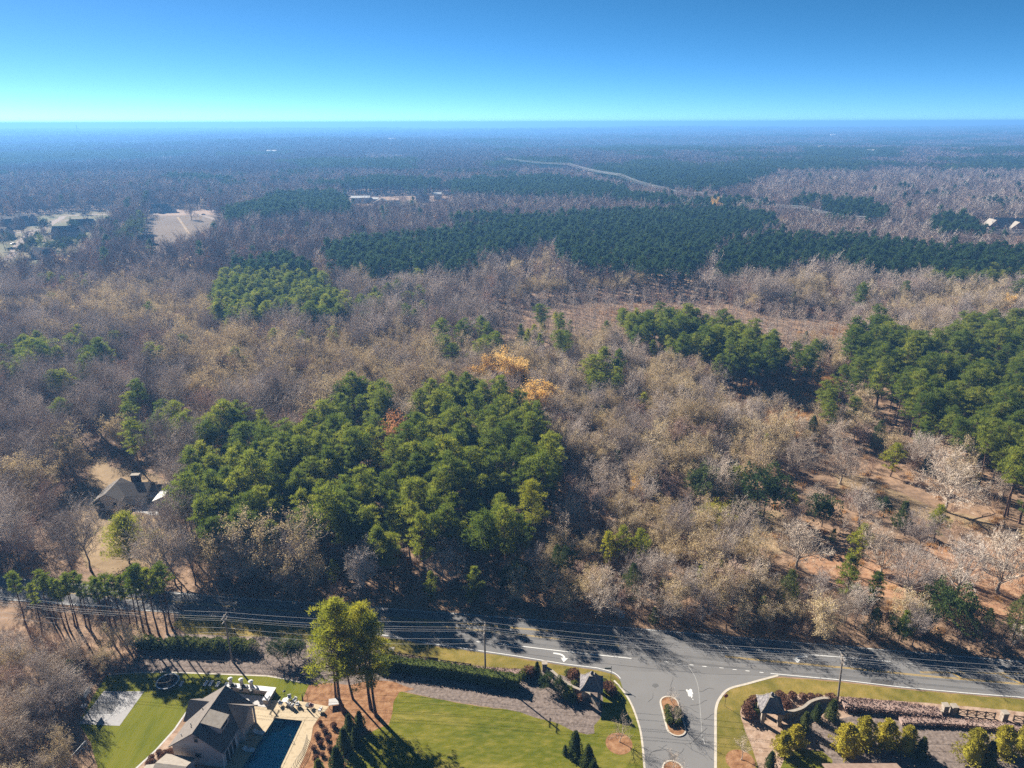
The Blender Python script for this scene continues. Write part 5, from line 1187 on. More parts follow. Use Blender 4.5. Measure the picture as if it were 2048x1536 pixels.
o = thing('pool_rail', 'thin curved handrail at the pool edge', 'handrail', (-38.6, 94.2, .02)); MB().path([(0, 0, 0), (0, 0, .8), (.3, -.4, .85), (.5, -.9, .5), (.5, -1.0, 0)], .03).build('rail', M_dark, o)
dt = thing('dining_table', 'white square table under the pool pines', 'table', (-32.6, 101.6, .0), .2); MB().box(-1.0, 1.0, -.8, .8, .7, .78).build('table_top', M_concl, dt)
for sx in (-.9, .84):
    for sy in (-.7, .64): MB().box(sx, sx + .06, sy, sy + .06, 0, .7).build('leg', M_dark, dt)
# curved iron railing at the deck edge
def railing(name, pts, label, h=1.1, step=2.0, m=M_dark, rails=(.15, 1.0), pr=.03, rr_=.025, post='post', cat='fence'):
    p = densify(smooth_path(pts, 5), step, False); o = thing(name, label, cat, (p[0][0], p[0][1], 0))
    w = [Vector((a - p[0][0], b - p[0][1], 0)) for a, b in p]
    for v in w: MB().tube(v, v + Vector((0, 0, h)), pr, pr, 6).build(post, m, o)
    for z in rails: MB().path([v + Vector((0, 0, z)) for v in w], rr_, 5).build('rail', m, o)
    return o
railing('deck_railing', px([(615, 1478), (610, 1498), (604, 1512), (592, 1530), (570, 1570)]), 'black iron railing curving along the pool deck edge', 1.1, 1.1)
railing('garden_fence', px([(0, 1320), (60, 1322), (128, 1324)]), 'thin wire fence running through the brush near the picture edge', 1.2, 2.4, M_wire, (.6, 1.15), .03, .03)
railing('garden_fence', px([(150, 1331), (260, 1331), (360, 1331), (460, 1333), (560, 1340), (640, 1350)]), 'thin dark metal fence between the shrub row and the back lawn', 1.3, 2.4, M_dark, (.15, 1.2))
# ---- ball court
ct = px([(208, 1382), (288.7, 1383), (239, 1452), (156.5, 1448)])
court = sheet('sport_court', ct, .030, M_court)
key = [Vector((-76.6, 102.5, 0)), Vector((-72.2, 102.5, 0)), Vector((-72.3, 99.4, 0)), Vector((-76.7, 99.5, 0))]
sheet('key_area', key, .034, M_courtd, court)
def cl(pts, w=.07): strip(pts, w, .038).build('court_line', M_trim, court)
cl([(-77.0, 102.6), (-72.1, 102.6)]); cl([(-77.0, 99.4), (-72.2, 99.4)]); cl([(-72.15, 99.4), (-72.15, 102.6)])
cl([(-72.15 + 1.6 * math.cos(a), 101.0 + 1.6 * math.sin(a)) for a in np.linspace(-1.57, 1.57, 16)])
cl([(-77.0, 97.6), (-75.5, 97.6)] + [(-75.5 + 4.6 * math.cos(a), 101.2 + 3.7 * math.sin(a)) for a in np.linspace(-1.4, 1.4, 22)] + [(-75.5, 104.9), (-76.6, 104.9)])
hp = thing('basketball_hoop', 'basketball hoop with white backboard over the ball court', 'basketball hoop', (-78.3, 101.4, 0))
MB().beam((0, 0, 0), (0, 0, 2.9), .14, .14).build('post', M_dark, hp); MB().beam((0, 0, 2.6), (1.2, -.1, 3.2), .1, .1).build('arm', M_dark, hp)
MB().box(1.2, 1.25, -.95, .85, 2.75, 3.85).build('backboard', M_plast, hp)
r = MB(); r.path([(1.5 + .23 * math.cos(a) + .1, -.05 + .23 * math.sin(a), 3.05) for a in np.linspace(0, 6.283, 13)], .02, 5); r.build('rim', M_signr, hp)
MB().box(-.5, .2, -.4, .4, .02, .25).build('base', M_plast, hp)
tp_ = thing('trampoline', 'round black trampoline with white rim on the shaded lawn', 'trampoline', (-65.3, 106.6, 0))
R_ = 2.1; c = MB(); c.tube((0, 0, .84), (0, 0, .87), R_ * .86, R_ * .86, 28); c.build('mat', M_black, tp_)
c = MB(); an = np.linspace(0, 6.283, 29); c.add([(R_ * math.cos(a), R_ * math.sin(a), .9) for a in an] + [(R_ * .86 * math.cos(a), R_ * .86 * math.sin(a), .9) for a in an], [(i, i + 1, 30 + i, 29 + i) for i in range(28)]); c.build('rim_pad', M_plast, tp_)
for k in range(6):
    a = k * 1.047; MB().tube((R_ * math.cos(a), R_ * math.sin(a), 0), (R_ * math.cos(a), R_ * math.sin(a), 2.4), .03, .03, 6).build('net_post', M_dark, tp_)
MB().path([(R_ * math.cos(a), R_ * math.sin(a), 2.4) for a in an], .025, 5).build('top_ring', M_dark, tp_)
for i, (cx, cy) in enumerate([(412, 1368), (422, 1368), (436, 1370), (363, 1369)]):
    p = P(cx, cy); o = thing('game_board', 'small white game board on the shaded grass, %s' % ['leftmost of the row of three', 'middle of the row of three', 'rightmost of the row of three', 'alone beside the trampoline'][i], 'game board', (p.x, p.y, .015), math.radians(-10))
    MB().slab([(-.3, -.6, .1), (.3, -.6, .1), (.3, .6, .32), (-.3, .6, .32)], .05).build('board', M_plast, o); MB().tube((0, .32, .26), (0, .32, .285), .09, .09, 12).build('hole', M_black, o)
    for sx in (-.25, .2): MB().box(sx, sx + .05, .5, .55, 0, .24).build('leg', M_plast, o)
sg = thing('soccer_goal', 'white soccer goal frame at the lawn edge', 'soccer goal', (-72.6, 90.0, 0), math.radians(80))
MB().path([(-1.9, 0, 0), (-1.9, 0, 2.0), (1.9, 0, 2.0), (1.9, 0, 0)], .06).build('front_frame', M_plast, sg)
for sx in (-1.9, 1.9): MB().path([(sx, 0, 2.0), (sx, 1.2, 0), (sx, 0, 0)], .04).build('side_bar', M_plast, sg)
MB().path([(-1.9, 1.2, 0), (1.9, 1.2, 0)], .04).build('back_bar', M_plast, sg)

# ---- entrance gazebos
def gazebo(cx, cy, label, wlabel, wall_pts):
    o = thing('stone_gazebo', label, 'gazebo', (cx, cy, 0), math.radians(-7))
    for sx in (-1, 1):
        for sy in (-1, 1):
            MB().box(sx * 1.45 - .3, sx * 1.45 + .3, sy * 1.45 - .3, sy * 1.45 + .3, 0, 2.75).build('pillar', M_stone, o)
            MB().box(sx * 1.45 - .36, sx * 1.45 + .36, sy * 1.45 - .36, sy * 1.45 + .36, 2.75, 2.9).build('pillar_cap', M_cap, o)
    b = MB()
    for s in (-1, 1): b.box(-1.75, 1.75, s * 1.45 - .12, s * 1.45 + .12, 2.9, 3.08); b.box(s * 1.45 - .12, s * 1.45 + .12, -1.3, 1.3, 2.905, 3.075)
    b.build('beam', M_fence, o)
    prof = [(2.12, 2.98), (1.7, 3.30), (1.25, 3.80), (.85, 4.45), (.52, 5.05)]
    # four roof faces, each with its slate courses, flaring to the eaves
    for f in range(4):
        a = f * math.pi / 2; ca, sa = math.cos(a), math.sin(a); mb = MB()
        R = lambda x, y, z: (x * ca - y * sa, x * sa + y * ca, z)
        for (r0, z0), (r1, z1) in zip(prof[:-1], prof[1:]):
            k = 4
            for j in range(k):
                ra, za = r0 + (r1 - r0) * j / k, z0 + (z1 - z0) * j / k; rb, zb = r0 + (r1 - r0) * (j + 1) / k, z0 + (z1 - z0) * (j + 1) / k
                mb.add([R(-ra, -ra, za + .03), R(ra, -ra, za + .03), R(rb, -rb, zb), R(-rb, -rb, zb), R(-ra, -ra, za), R(ra, -ra, za)], [(0, 1, 2, 3), (4, 5, 1, 0)])
        mb.build('roof', M_slate, o)
    for f in range(4):
        a = f * math.pi / 2 + math.pi / 4; MB().path([(r * 1.414 * math.cos(a), r * 1.414 * math.sin(a), z + .04) for r, z in prof], .07, 5).build('hip_cap', M_cap, o)
    MB().box(-.5, .5, -.5, .5, 5.0, 5.12).build('ridge_cap', M_cap, o)
    l_ = MB(); l_.box(-.2, .2, -.2, .2, 5.12, 5.5); l_.add([(-.32, -.32, 5.5), (.32, -.32, 5.5), (.32, .32, 5.5), (-.32, .32, 5.5), (0, 0, 5.95)], [(0, 1, 4), (1, 2, 4), (2, 3, 4), (3, 0, 4), (3, 2, 1, 0)]); l_.build('cupola', M_slate, o)
    # swept garden wall
    pts = densify(smooth_path(wall_pts, 6), .6, False); w = thing('garden_wall', wlabel, 'wall', (pts[0][0], pts[0][1], 0))
    q_ = [Vector((a - pts[0][0], b - pts[0][1], 0)) for a, b in pts]
    body, cap = MB(), MB()
    for i, (a, c) in enumerate(zip(q_[:-1], q_[1:])):
        dd = (c - a).normalized(); nn = Vector((-dd.y, dd.x, 0)); t = i / len(q_); h = 1.0 + .5 * t
        body.beam(a + Vector((0, 0, h / 2)), c + dd * .04 + Vector((0, 0, h / 2)), .4, h); cap.beam(a + Vector((0, 0, h + .052)), c + dd * .03 + Vector((0, 0, h + .052)), .52, .1)
    body.build('stonework', M_stone, w); cap.build('coping', M_cap, w)
    return o
gazebo(14.5, 103.5, 'stone gazebo with slate roof on the corner left of the side street', 'curved stone garden wall running into the gazebo left of the side street', [P(1086, 1340), P(1105, 1352), P(1128, 1373), P(1150, 1386), P(1168, 1393), P(1180, 1400), P(1198, 1418)])
gazebo(45.7, 98.3, 'stone gazebo with slate roof on the corner right of the side street', 'S-curved stone garden wall right of the side street', [P(1660, 1405), P(1640, 1406), P(1620, 1413), P(1605, 1425), P(1590, 1432), P(1572, 1436), P(1560, 1438)])
# ---- signs
ss = thing('street_sign', 'dark street name sign on a post at the corner by the left gazebo', 'street sign', P(1221.5, 1361)); MB().tube((0, 0, 0), (0, 0, 3.3), .05, .045, 8).build('post', M_dark, ss)
MB().beam((-1.3, .05, 2.75), (0, 0, 2.75), .06, .08).build('arm', M_dark, ss); MB().box(-1.25, -.1, -.02, .02, 2.83, 3.05).build('name_panel', M_signg, ss); MB().tube((0, 0, 3.3), (0, 0, 3.42), .08, .02, 8).build('finial', M_dark, ss)
st = thing('stop_sign', 'red octagonal stop sign on the verge right of the side street', 'stop sign', P(1449.5, 1412.5), math.radians(8)); MB().tube((0, 0, 0), (0, 0, 2.85), .035, .035, 8).build('post', M_dark, st)
o8 = MB(); ang = [math.pi / 8 + i * math.pi / 4 for i in range(8)]; o8.add([(.42 * math.cos(a), -.06, 2.45 + .42 * math.sin(a)) for a in ang] + [(.42 * math.cos(a), -.04, 2.45 + .42 * math.sin(a)) for a in ang], [tuple(range(8)), tuple(range(15, 7, -1))] + [(i, 8 + i, 8 + (i + 1) % 8, (i + 1) % 8) for i in range(8)]); pl = o8.build('sign_face', M_signr, st)
tc = bpy.data.curves.new('lettering', 'FONT'); tc.body = 'STOP'; tc.size = .30; tc.align_x = 'CENTER'; tc.align_y = 'CENTER'; tc.extrude = .002; tc.materials.append(M_plast); _t = bpy.data.objects.new('tmp', tc); _m = bpy.data.meshes.new_from_object(_t); bpy.data.objects.remove(_t); to = link('lettering', _m, pl, (0, -.066, 2.45)); to.rotation_euler = (math.pi / 2, 0, 0)
bx_ = thing('utility_box', 'pale utility box in the shade on the far road edge', 'utility box', P(1243, 1233)); MB().box(-.6, .6, -.4, .4, 0, 1.0).build('cabinet', M_concl, bx_); MB().box(-.65, .65, -.45, .45, 1.0, 1.08).build('lid', M_concl, bx_)
hy = thing('marker_post', 'small white-topped post on the verge near the shrub row', 'post', P(470, 1265)); MB().tube((0, 0, 0), (0, 0, .9), .12, .1, 8).build('post', M_fence, hy); MB().tube((0, 0, .9), (0, 0, 1.02), .14, .12, 8).build('cap', M_plast, hy)
# ---- utility poles and wires
POLES = [(-112.0, 119.5, 0), (-55.5, 112.9, 0), (-5.3, 109.8, 0), (59.7, 102.2, 0), (122.0, 95.5, 0)]
TOPS = []
for i, (x, y, _) in enumerate(POLES):
    lean = Vector((-1.2 if i == 3 else 0, -.9 if i == 3 else -.2, 0)); top = Vector((x, y, 0)) + lean + Vector((0, 0, 11.2)); TOPS.append(top)
    if i in (0, 4): continue
    lab = ['', 'wooden utility pole by the row of round shrubs', 'wooden utility pole beside the long hedge', 'leaning wooden utility pole by the right gazebo'][i]
    o = thing('utility_pole', lab, 'utility pole', (x, y, 0)); t_ = top - Vector((x, y, 0))
    MB().tube((0, 0, 0), t_, .19, .13, 10).build('pole', M_wood, o)
    for k, dz in enumerate((.35, 1.3)):
        c_ = t_ * ((11.2 - dz) / 11.2); MB().beam(c_ + Vector((-.14, -1.1, 0)), c_ + Vector((.1, 1.1, 0)), .12, .12).build('crossarm', M_wood, o)
        for yy in (-1.0, 0 if k else -.35, 1.0): MB().tube(c_ + Vector((0, yy, .06)), c_ + Vector((0, yy, .26)), .06, .05, 6).build('insulator', M_plast, o)
WIRES = [(0, -1.0, -.1, .8, 'topmost roadside wire on the near arm end'), (0, -.35, -.1, .8, 'roadside wire second from the near arm end'), (0, 1.0, -.1, .8, 'roadside wire on the far arm end'), (0, 0, -1.3, .9, 'middle roadside wire on the lower arm'), (0, 0, -3.0, 1.0, 'lower roadside cable'), (0, 0, -4.2, 1.1, 'lowest roadside cable')]
for dx, dy, dz, sag, lab in WIRES:
    o = thing('overhead_wire', lab + ' strung between the utility poles', 'wire', TOPS[0]); mb = MB()
    for a, c in zip(TOPS[:-1], TOPS[1:]):
        pts = [a.lerp(c, t) + Vector((dx, dy, dz - sag * 4 * t * (1 - t))) - TOPS[0] for t in np.linspace(0, 1, 11)]; mb.path(pts, .019, 4)
    mb.build('wire', M_wire, o)
# ---- crossbuck fences with stone piers
def crossbuck(a, b_, n, label, piers=(True, True)):
    a = Vector(a); b_ = Vector(b_); o = thing('crossbuck_fence', label, 'fence', a); d_ = b_ - a
    for i in range(n + 1):
        p = d_ * i / n; MB().box(p.x - .09, p.x + .09, p.y - .09, p.y + .09, 0, 1.35).build('post', M_fence, o)
        if i < n:
            q_ = d_ * (i + 1) / n; e = (q_ - p).normalized() * .1
            for z in (.25, 1.2): MB().beam(p + e + Vector((0, 0, z)), q_ - e + Vector((0, 0, z)), .06, .14).build('rail', M_cap if z < 1 else M_fence, o)
            MB().beam(p + e + Vector((0, 0, .34)), q_ - e + Vector((0, 0, 1.1)), .045, .11).build('brace', M_fence, o); MB().beam(p + e + Vector((0, .05, 1.1)), q_ - e + Vector((0, .05, .34)), .045, .11).build('brace', M_fence, o)
def pier(p, label):
    o = thing('stone_pier', label, 'pier', p); MB().box(-.45, .45, -.45, .45, 0, 1.7).build('pier', M_stone, o); MB().box(-.55, .55, -.55, .55, 1.7, 1.85).build('cap_stone', M_cap, o)
crossbuck(P(786, 1313), P(853, 1325), 5, 'dark crossbuck fence beside the pool pines'); crossbuck(P(882, 1330), P(942, 1338), 4, 'dark crossbuck fence left of the middle utility pole'); crossbuck(P(1915, 1429), P(1988, 1437), 4, 'dark crossbuck fence above the golden evergreens'); crossbuck(P(2026, 1442), P(2110, 1452), 4, 'dark crossbuck fence cut by the picture edge')
bf = thing('board_gate', 'solid board gate panel between the two crossbuck fences', 'gate', P(855, 1326), math.radians(-8))
for k in range(11): MB().box(k * .2, k * .2 + .18, -.03, .03, .05, 1.5).build('board', M_fence, bf)
MB().box(0, 2.2, .035, .09, 1.2, 1.32).build('rail', M_fence, bf)
pier(P(784, 1313), 'stone pier at the end of the crossbuck fence by the pool pines'); pier(P(1888, 1425), 'stone pier left of the crossbuck fence above the golden evergreens'); pier(P(1905, 1427), 'stone pier touching the crossbuck fence above the golden evergreens'); pier(P(2006, 1440), 'stone pier between the two right-hand crossbuck fences'); pier(P(1089, 1340), 'short stone pier at the head of the curved garden wall')
# ---- hedge
def hedge(pts, w, h, label, n, m, name='hedge', size=.3):
    p = densify(smooth_path(pts, 6), .5, False); rng = np.random.default_rng(len(p)); A = np.array(p); A = A - A[0]; base = p[0]
    i = rng.integers(0, len(A) - 1, n); f = rng.uniform(0, 1, (n, 1)); c = A[i] * (1 - f) + A[i + 1] * f; dd = nrm(A[i + 1] - A[i]); nn = np.stack([-dd[:, 1], dd[:, 0]], 1)
    ang_ = rng.uniform(-.25, math.pi + .25, n); hh = h * (1 + .14 * (vnoise(c[:, 0], c[:, 1], 1.5, 5) - .5)); ww = w * (1 + .3 * (vnoise(c[:, 0], c[:, 1], 1.1, 9) - .5))
    s = np.sign(np.cos(ang_)) * np.abs(np.cos(ang_)) ** .6; tz = np.clip(np.sin(ang_), 0, 1) ** .6
    pos = np.concatenate([c + nn * (s * ww / 2)[:, None], (tz * hh * rng.uniform(.6, 1.03, n))[:, None]], 1); nr = np.concatenate([nn * np.cos(ang_)[:, None], np.sin(ang_)[:, None]], 1)
    o = thing(name, label, 'hedge', (base[0], base[1], 0)); v, f_ = cards(pos, nr, size, size * .6, rng, .6); link('foliage', mesh_from('foliage', v, f_, m), o)
    core = MB()
    for a, c2 in zip(A[:-1], A[1:]): core.beam(Vector((*a, h * .42)), Vector((*c2, h * .42)), w * .72, h * .8)
    core.build('stems', m, o)
hedge(px([(748, 1330), (800, 1338), (880, 1348), (960, 1361), (1038, 1374)]), 2.2, 2.6, 'long dark green hedge along the mulch bed', 9000, M_box)
M_dorm = leafmat('dormant_stems', [(.16, .105, .09), (.25, .175, .15), (.32, .24, .20)], .1, 1.0)
hedge(px([(800, 1322), (870, 1333), (950, 1343), (1035, 1350), (1075, 1348)]), 1.6, 1.0, 'grey dormant shrub strip below the fence left of the side street', 4200, M_dorm, 'shrub_strip', .26)
hedge(px([(1684, 1412), (1760, 1418), (1880, 1432)]), 3.0, 1.1, 'grey dormant shrub strip right of the leaning pole', 5200, M_dorm, 'shrub_strip', .28)
hedge(px([(1800, 1445), (1900, 1448), (2060, 1462)]), 1.8, .8, 'low grey shrub strip behind the golden evergreens', 3000, M_dorm, 'shrub_strip', .26)
# ---- shrubs and ornamental trees
for i, (cx, cy) in enumerate([(282, 1293), (300, 1295), (318, 1297), (338, 1296), (352, 1297), (372, 1296), (392, 1297), (410, 1299), (432, 1297), (437, 1303), (452, 1298), (468, 1299), (484, 1299), (488, 1303), (502, 1300), (507, 1304)]):
    at_base('ball', cx, cy, random.uniform(1.7, 2.3), 'round green shrub in the row below the gravel path', group='row of round shrubs below the gravel path', wide=1.15)
for i, (cx, cy, h) in enumerate([(555, 1318, 4.0), (583, 1322, 4.6), (600, 1312, 3.6)]): at_base('evergreen', cx, cy, h, 'dark dense evergreen between the shrub row and the pool pines, %s' % ['leftmost', 'middle', 'rightmost'][i], var=i)
at_base('smallbare', 535, 1325, 4.5, 'reddish leafless shrub beside the dark evergreens', wide=1.1); at_base('smallbare', 510, 1310, 3.2, 'low leafless shrub at the end of the round shrub row', wide=1.2)
for i, (cx, cy, k, h) in enumerate([(1074, 1352, 'cypress', 3.4), (1092, 1378, 'evergreen', 3.0), (1120, 1386, 'evergreen', 3.0), (1135, 1395, 'ball', 2.0), (1060, 1352, 'redball', 1.9), (1048, 1356, 'ball', 1.6), (1148, 1357, 'redball', 1.8), (1136, 1352, 'ball', 1.2), (1150, 1372, 'ball', 1.2), (1215, 1378, 'redball', 1.5), (1222, 1388, 'redball', 1.6), (1208, 1372, 'ball', 1.3), (1146, 1402, 'ball', 1.3), (1160, 1403, 'redball', 1.3)]):
    at_base(k, cx, cy, h, ['small dark conifer behind the left gazebo wall', 'dark bushy shrub beside the curved wall', 'dark bushy shrub below the curved wall', 'round shrub below the curved wall', 'russet shrub at the hedge end', 'green shrub at the hedge end', 'russet shrub left of the left gazebo roof', 'low shrub on the verge side of the curved wall', 'low shrub beside the left gazebo pillar', 'russet shrub right of the left gazebo, upper', 'russet shrub right of the left gazebo, lower', 'green shrub right of the left gazebo', 'low golden hedge shrub below the left gazebo', 'low russet shrub below the left gazebo'][i])
for i, (cx, cy, k, h) in enumerate([(1509, 1406, 'redball', 1.3), (1500, 1414, 'redball', 1.5), (1494, 1424, 'redball', 1.4), (1497, 1436, 'redball', 1.7), (1507, 1417, 'ball', 1.2), (1512, 1428, 'ball', 1.0), (1560, 1396, 'redball', 1.3), (1568, 1404, 'redball', 1.4), (1572, 1415, 'redball', 1.4), (1584, 1396, 'redball', 1.2), (1606, 1398, 'redball', 1.1), (1622, 1399, 'redball', 1.1), (1638, 1400, 'redball', 1.1), (1660, 1402, 'redball', 1.4)]):
    at_base(k, cx, cy, h, ('russet' if k == 'redball' else 'green') + ' round shrub in the bed round the right gazebo', group='shrubs in the bed round the right gazebo')
for i, (cx, cy, k, h) in enumerate([(1608, 1460, 'cypress', 4.0), (1632, 1440, 'cypress', 3.8), (1662, 1438, 'cypress', 4.4), (1565, 1505, 'goldever', 4.4), (1590, 1492, 'goldever', 4.6), (1540, 1536, 'cypress', 3.6), (1690, 1505, 'goldever', 6.2), (1725, 1488, 'goldever', 6.0), (1770, 1490, 'goldever', 5.4), (1812, 1500, 'goldever', 5.2), (1945, 1520, 'goldever', 6.6), (2003, 1505, 'goldever', 5.8), (2048, 1500, 'goldever', 5.6), (1975, 1528, 'cypress', 4.8), (1840, 1515, 'cypress', 4.4)]):
    at_base(k, cx, cy, h, ['grey-green conifer right of the right gazebo, lowest', 'grey-green conifer right of the right gazebo, middle', 'grey-green conifer at the foot of the leaning pole', 'amber conifer below the right gazebo, left one', 'amber conifer below the right gazebo, right one', 'small green conifer at the bottom edge of the gravel bed', 'golden evergreen, leftmost of the tall row', 'golden evergreen, second from left of the tall row', 'golden evergreen, third from left of the tall row', 'golden evergreen, fourth from left of the tall row', 'golden evergreen, tallest, below the crossbuck fence', 'golden evergreen right of the tallest one', 'golden evergreen at the picture edge', 'dark conifer between the two tallest golden evergreens', 'dark conifer in the shade below the golden evergreens'][i], wide=1.15)
for i, (cx, cy, h) in enumerate([(1150, 1510, 5.2), (1175, 1535, 4.8), (1130, 1508, 2.0), (1186, 1560, 4.2)]): at_base('cypress', cx, cy, h, 'pointed green conifer on the big lawn, %s' % ['leftmost tall one', 'middle one', 'small one beside the tall', 'lowest one'][i], wide=1.1)
for i, (cx, cy, h) in enumerate([(700, 1470, 4.6), (712, 1490, 4.0), (690, 1500, 4.8), (676, 1540, 5.0), (720, 1455, 3.6), (640, 1560, 4.4)]): at_base('cypress', cx, cy, h, 'pointed conifer in the pine straw bed, %s' % ['beside the pool pines', 'right of the tall pair', 'above the lowest pair', 'at the picture bottom', 'highest', 'lowest'][i], wide=1.15)
for i, (cx, cy) in enumerate([(640, 1448), (650, 1465), (635, 1475), (655, 1480), (640, 1490), (628, 1500), (645, 1512), (660, 1500), (632, 1520), (668, 1455)]): at_base('redball', cx, cy, random.uniform(.6, .9), 'small russet shrub in the pine straw bed beside the pool', group='small shrubs in the pine straw bed')
for i, (cx, cy) in enumerate([(304, 1518), (318, 1508), (330, 1512), (300, 1530), (322, 1524), (342, 1508)]): at_base('redball', cx, cy, random.uniform(.6, 1.0), 'small russet shrub in the bed beside the pool house', group='small shrubs beside the pool house')
for i, (cx, cy, h, lab) in enumerate([(1239, 1484, 5.6, 'leafless ornamental tree in a mulch ring left of the side street'), (1345, 1452, 5.6, 'leafless ornamental tree on the near end of the traffic island'), (1343, 1408, 3.6, 'small leafless tree on the far end of the traffic island'), (1350, 1545, 4.5, 'leafless tree on the second traffic island'), (1482, 1520, 5.4, 'leafless ornamental tree in a mulch ring right of the side street')]): at_base('smallbare', cx, cy, h, lab, var=i)
for cx, cy, r_ in [(1238, 1487, 2.3), (1481, 1523, 2.4)]:
    p = P(cx, cy); sheet('mulch_ring', [(p.x + r_ * math.cos(a), p.y + r_ * math.sin(a)) for a in np.linspace(0, 6.283, 25)[:-1]], .016, M_straw, jit=.1, step=.4)
for i, (cx, cy) in enumerate([(1336, 1422), (1354, 1424), (1336, 1430), (1355, 1432), (1337, 1438), (1356, 1440), (1337, 1447), (1355, 1448)]): at_base('ball', cx, cy, random.uniform(.9, 1.15), 'clipped green shrub in the double row on the traffic island', group='clipped shrubs on the traffic island', z=.1)
# ---- ranch house and garage across the road
rh = thing('ranch_house', 'white single-storey ranch house with grey-brown roof in the tan yard', 'house', (-111.3, 176.0, 0), math.radians(4))
wing(rh, 0, -.1, 7.0, 9.0, 2.9, 5.0, 'y', M_wallw, M_shing, .45); wing(rh, 4.9, 1.6, 8.4, 7.0, 2.9, 4.95, 'x', M_wallw, M_shing, .45)
wing(rh, 10.6, 2.6, 3.2, 4.0, 2.5, 3.6, 'x', M_wallw, M_shing, .3, ('porch_wall', 'porch_roof'))
for xx in (-1.6, 1.7): window(rh, xx, -4.6, .9, 1.1, 1.3, 's', M_dark)
ch_ = MB(); ch_.box(3.6, 5.8, 3.0, 4.3, 2.0, 6.4); c_ = ch_.build('chimney', M_brickd, rh); MB().box(3.5, 5.9, 2.9, 4.4, 6.4, 6.6).build('chimney_cap', M_cap, c_)
MB().slab([(8.9, -2.4, 2.3), (12.6, -2.2, 2.3), (12.6, .4, 2.4), (8.9, .4, 2.4)], .1).build('carport_roof', M_concl, rh)
for xx, yy in [(9.0, -2.3), (12.4, -2.1)]: MB().box(xx, xx + .1, yy, yy + .1, 0, 2.2).build('carport_post', M_trim, rh)
gr = thing('garage', 'white garage with pale metal roof next to the ranch house', 'garage', (-95.6, 175.6, 0), math.radians(4)); wing(gr, 0, 0, 6.2, 7.4, 2.7, 4.0, 'y', M_wallw, M_metalr, .3)
MB().box(-2.2, 2.2, -3.75, -3.7, 0, 2.2).build('garage_door', M_trim, gr)
# ---- fallen shed
sh = thing('fallen_shed', 'collapsed grey wooden shed between dark trees and bamboo', 'shed', (60.2, 186.5, 0), math.radians(-25))
MB().slab([(-3.2, -2.6, 2.2), (3.2, -2.4, 1.4), (3.0, .4, 3.2), (-3.0, .2, 3.4)], .12).build('roof', M_grayw, sh); MB().slab([(-3.0, .3, 3.36), (3.0, .5, 3.15), (3.1, 2.6, 1.6), (-3.2, 2.4, 2.0)], .12).build('roof', M_grayw, sh)
MB().box(-2.8, 2.8, -2.2, 2.2, 0, 1.3).build('wall', M_grayw, sh)
for k in range(6): MB().beam((-3.3 + k * .5, -2.8 - .1 * k, 1.9 - .25 * k), (-2.2 + k * .6, -2.5 - .2 * k, 2.1 - .3 * k), .08, .2).build('loose_board', M_trim, sh)
ds = thing('white_stand', 'narrow white upright stand among the grey saplings', 'stand', P(1641, 612)); MB().box(-.7, .7, -.6, .6, 2.2, 4.6).build('cabin', M_plast, ds)
for sx in (-.7, .6):
    for sy in (-.6, .5): MB().box(sx, sx + .1, sy, sy + .1, 0, 2.2).build('leg', M_plast, ds)
# ---- far houses
def far_house(bx, by, rz, wings, wall, roof, label, chim=True, name='house'):
    p = P(bx, by); o = thing(name, label, 'house', (p.x, p.y, 0), math.radians(rz))
    for (cx, cy, w, d_, hw, hr, ax) in wings:
        wing(o, cx, cy, w, d_, hw, hr, ax, wall, roof, .6, t=.3); n_ = max(1, int(w / 3.5))
        for k in range(n_): window(o, cx - w / 2 + (k + .5) * w / n_, cy - d_ / 2, 1.2, 1.3, 1.7, 's', M_dark)
    if chim: w0 = wings[0]; MB().box(w0[0] + w0[2] * .2, w0[0] + w0[2] * .2 + 1.4, w0[1] - .6, w0[1] + .6, w0[4], w0[5] + 1.4).build('chimney', M_brickp, o)
far_house(318, 425, 3, [(0, 4, 20, 10, 5.5, 9.5, 'x'), (-13, 2, 9, 12, 3.5, 7, 'y'), (4, -3, 6, 8, 4, 7.5, 'y'), (12, 3, 12, 9, 3.5, 6.5, 'x')], M_wallw, M_shing, 'white farmhouse at the top of the tan hay field')
far_house(20, 455, -25, [(0, 0, 24, 14, 5, 11, 'x'), (9, -6, 9, 10, 5, 9.5, 'y'), (-9, -6, 8, 9, 4, 8.5, 'y')], M_brickp, M_shing, 'large dark-roofed house at the left picture edge', False)
far_house(52, 448, -20, [(0, 0, 22, 12, 5.5, 10.5, 'x'), (8, -5, 8, 9, 5, 9, 'y')], M_brickp, M_shing, 'dark-roofed house right behind the leftmost one', False)
far_house(8, 476, -25, [(0, 0, 16, 12, 5, 10, 'x'), (5, -5, 7, 9, 5, 9, 'y')], M_wallw, M_shing, 'pale gabled house at the left edge below the large dark-roofed one', False)
far_house(134, 474, 12, [(0, 0, 20, 11, 5.5, 10, 'x'), (-6, -5, 8, 8, 5, 9, 'y'), (9, 3, 9, 12, 4.5, 8.5, 'y')], M_wallp, M_shing, 'pale house with a cross gable amid dark trees by the lane')
far_house(168, 460, 12, [(0, 0, 20, 12, 6, 10.5, 'x'), (6, -5, 8, 8, 5, 9, 'y')], M_brickp, M_shing, 'dark-roofed house behind the pale cross-gabled one')
far_house(88, 516, -10, [(0, 0, 14, 10, 4, 8, 'x'), (6, -3, 6, 8, 4, 7.5, 'y')], M_wallp, M_shing, 'dark gabled roof half hidden below the lane bend', False)
far_house(293, 488, 20, [(0, 0, 12, 9, 4, 7.5, 'x')], M_brickp, M_shing, 'dark small house at the lower corner of the hay field')
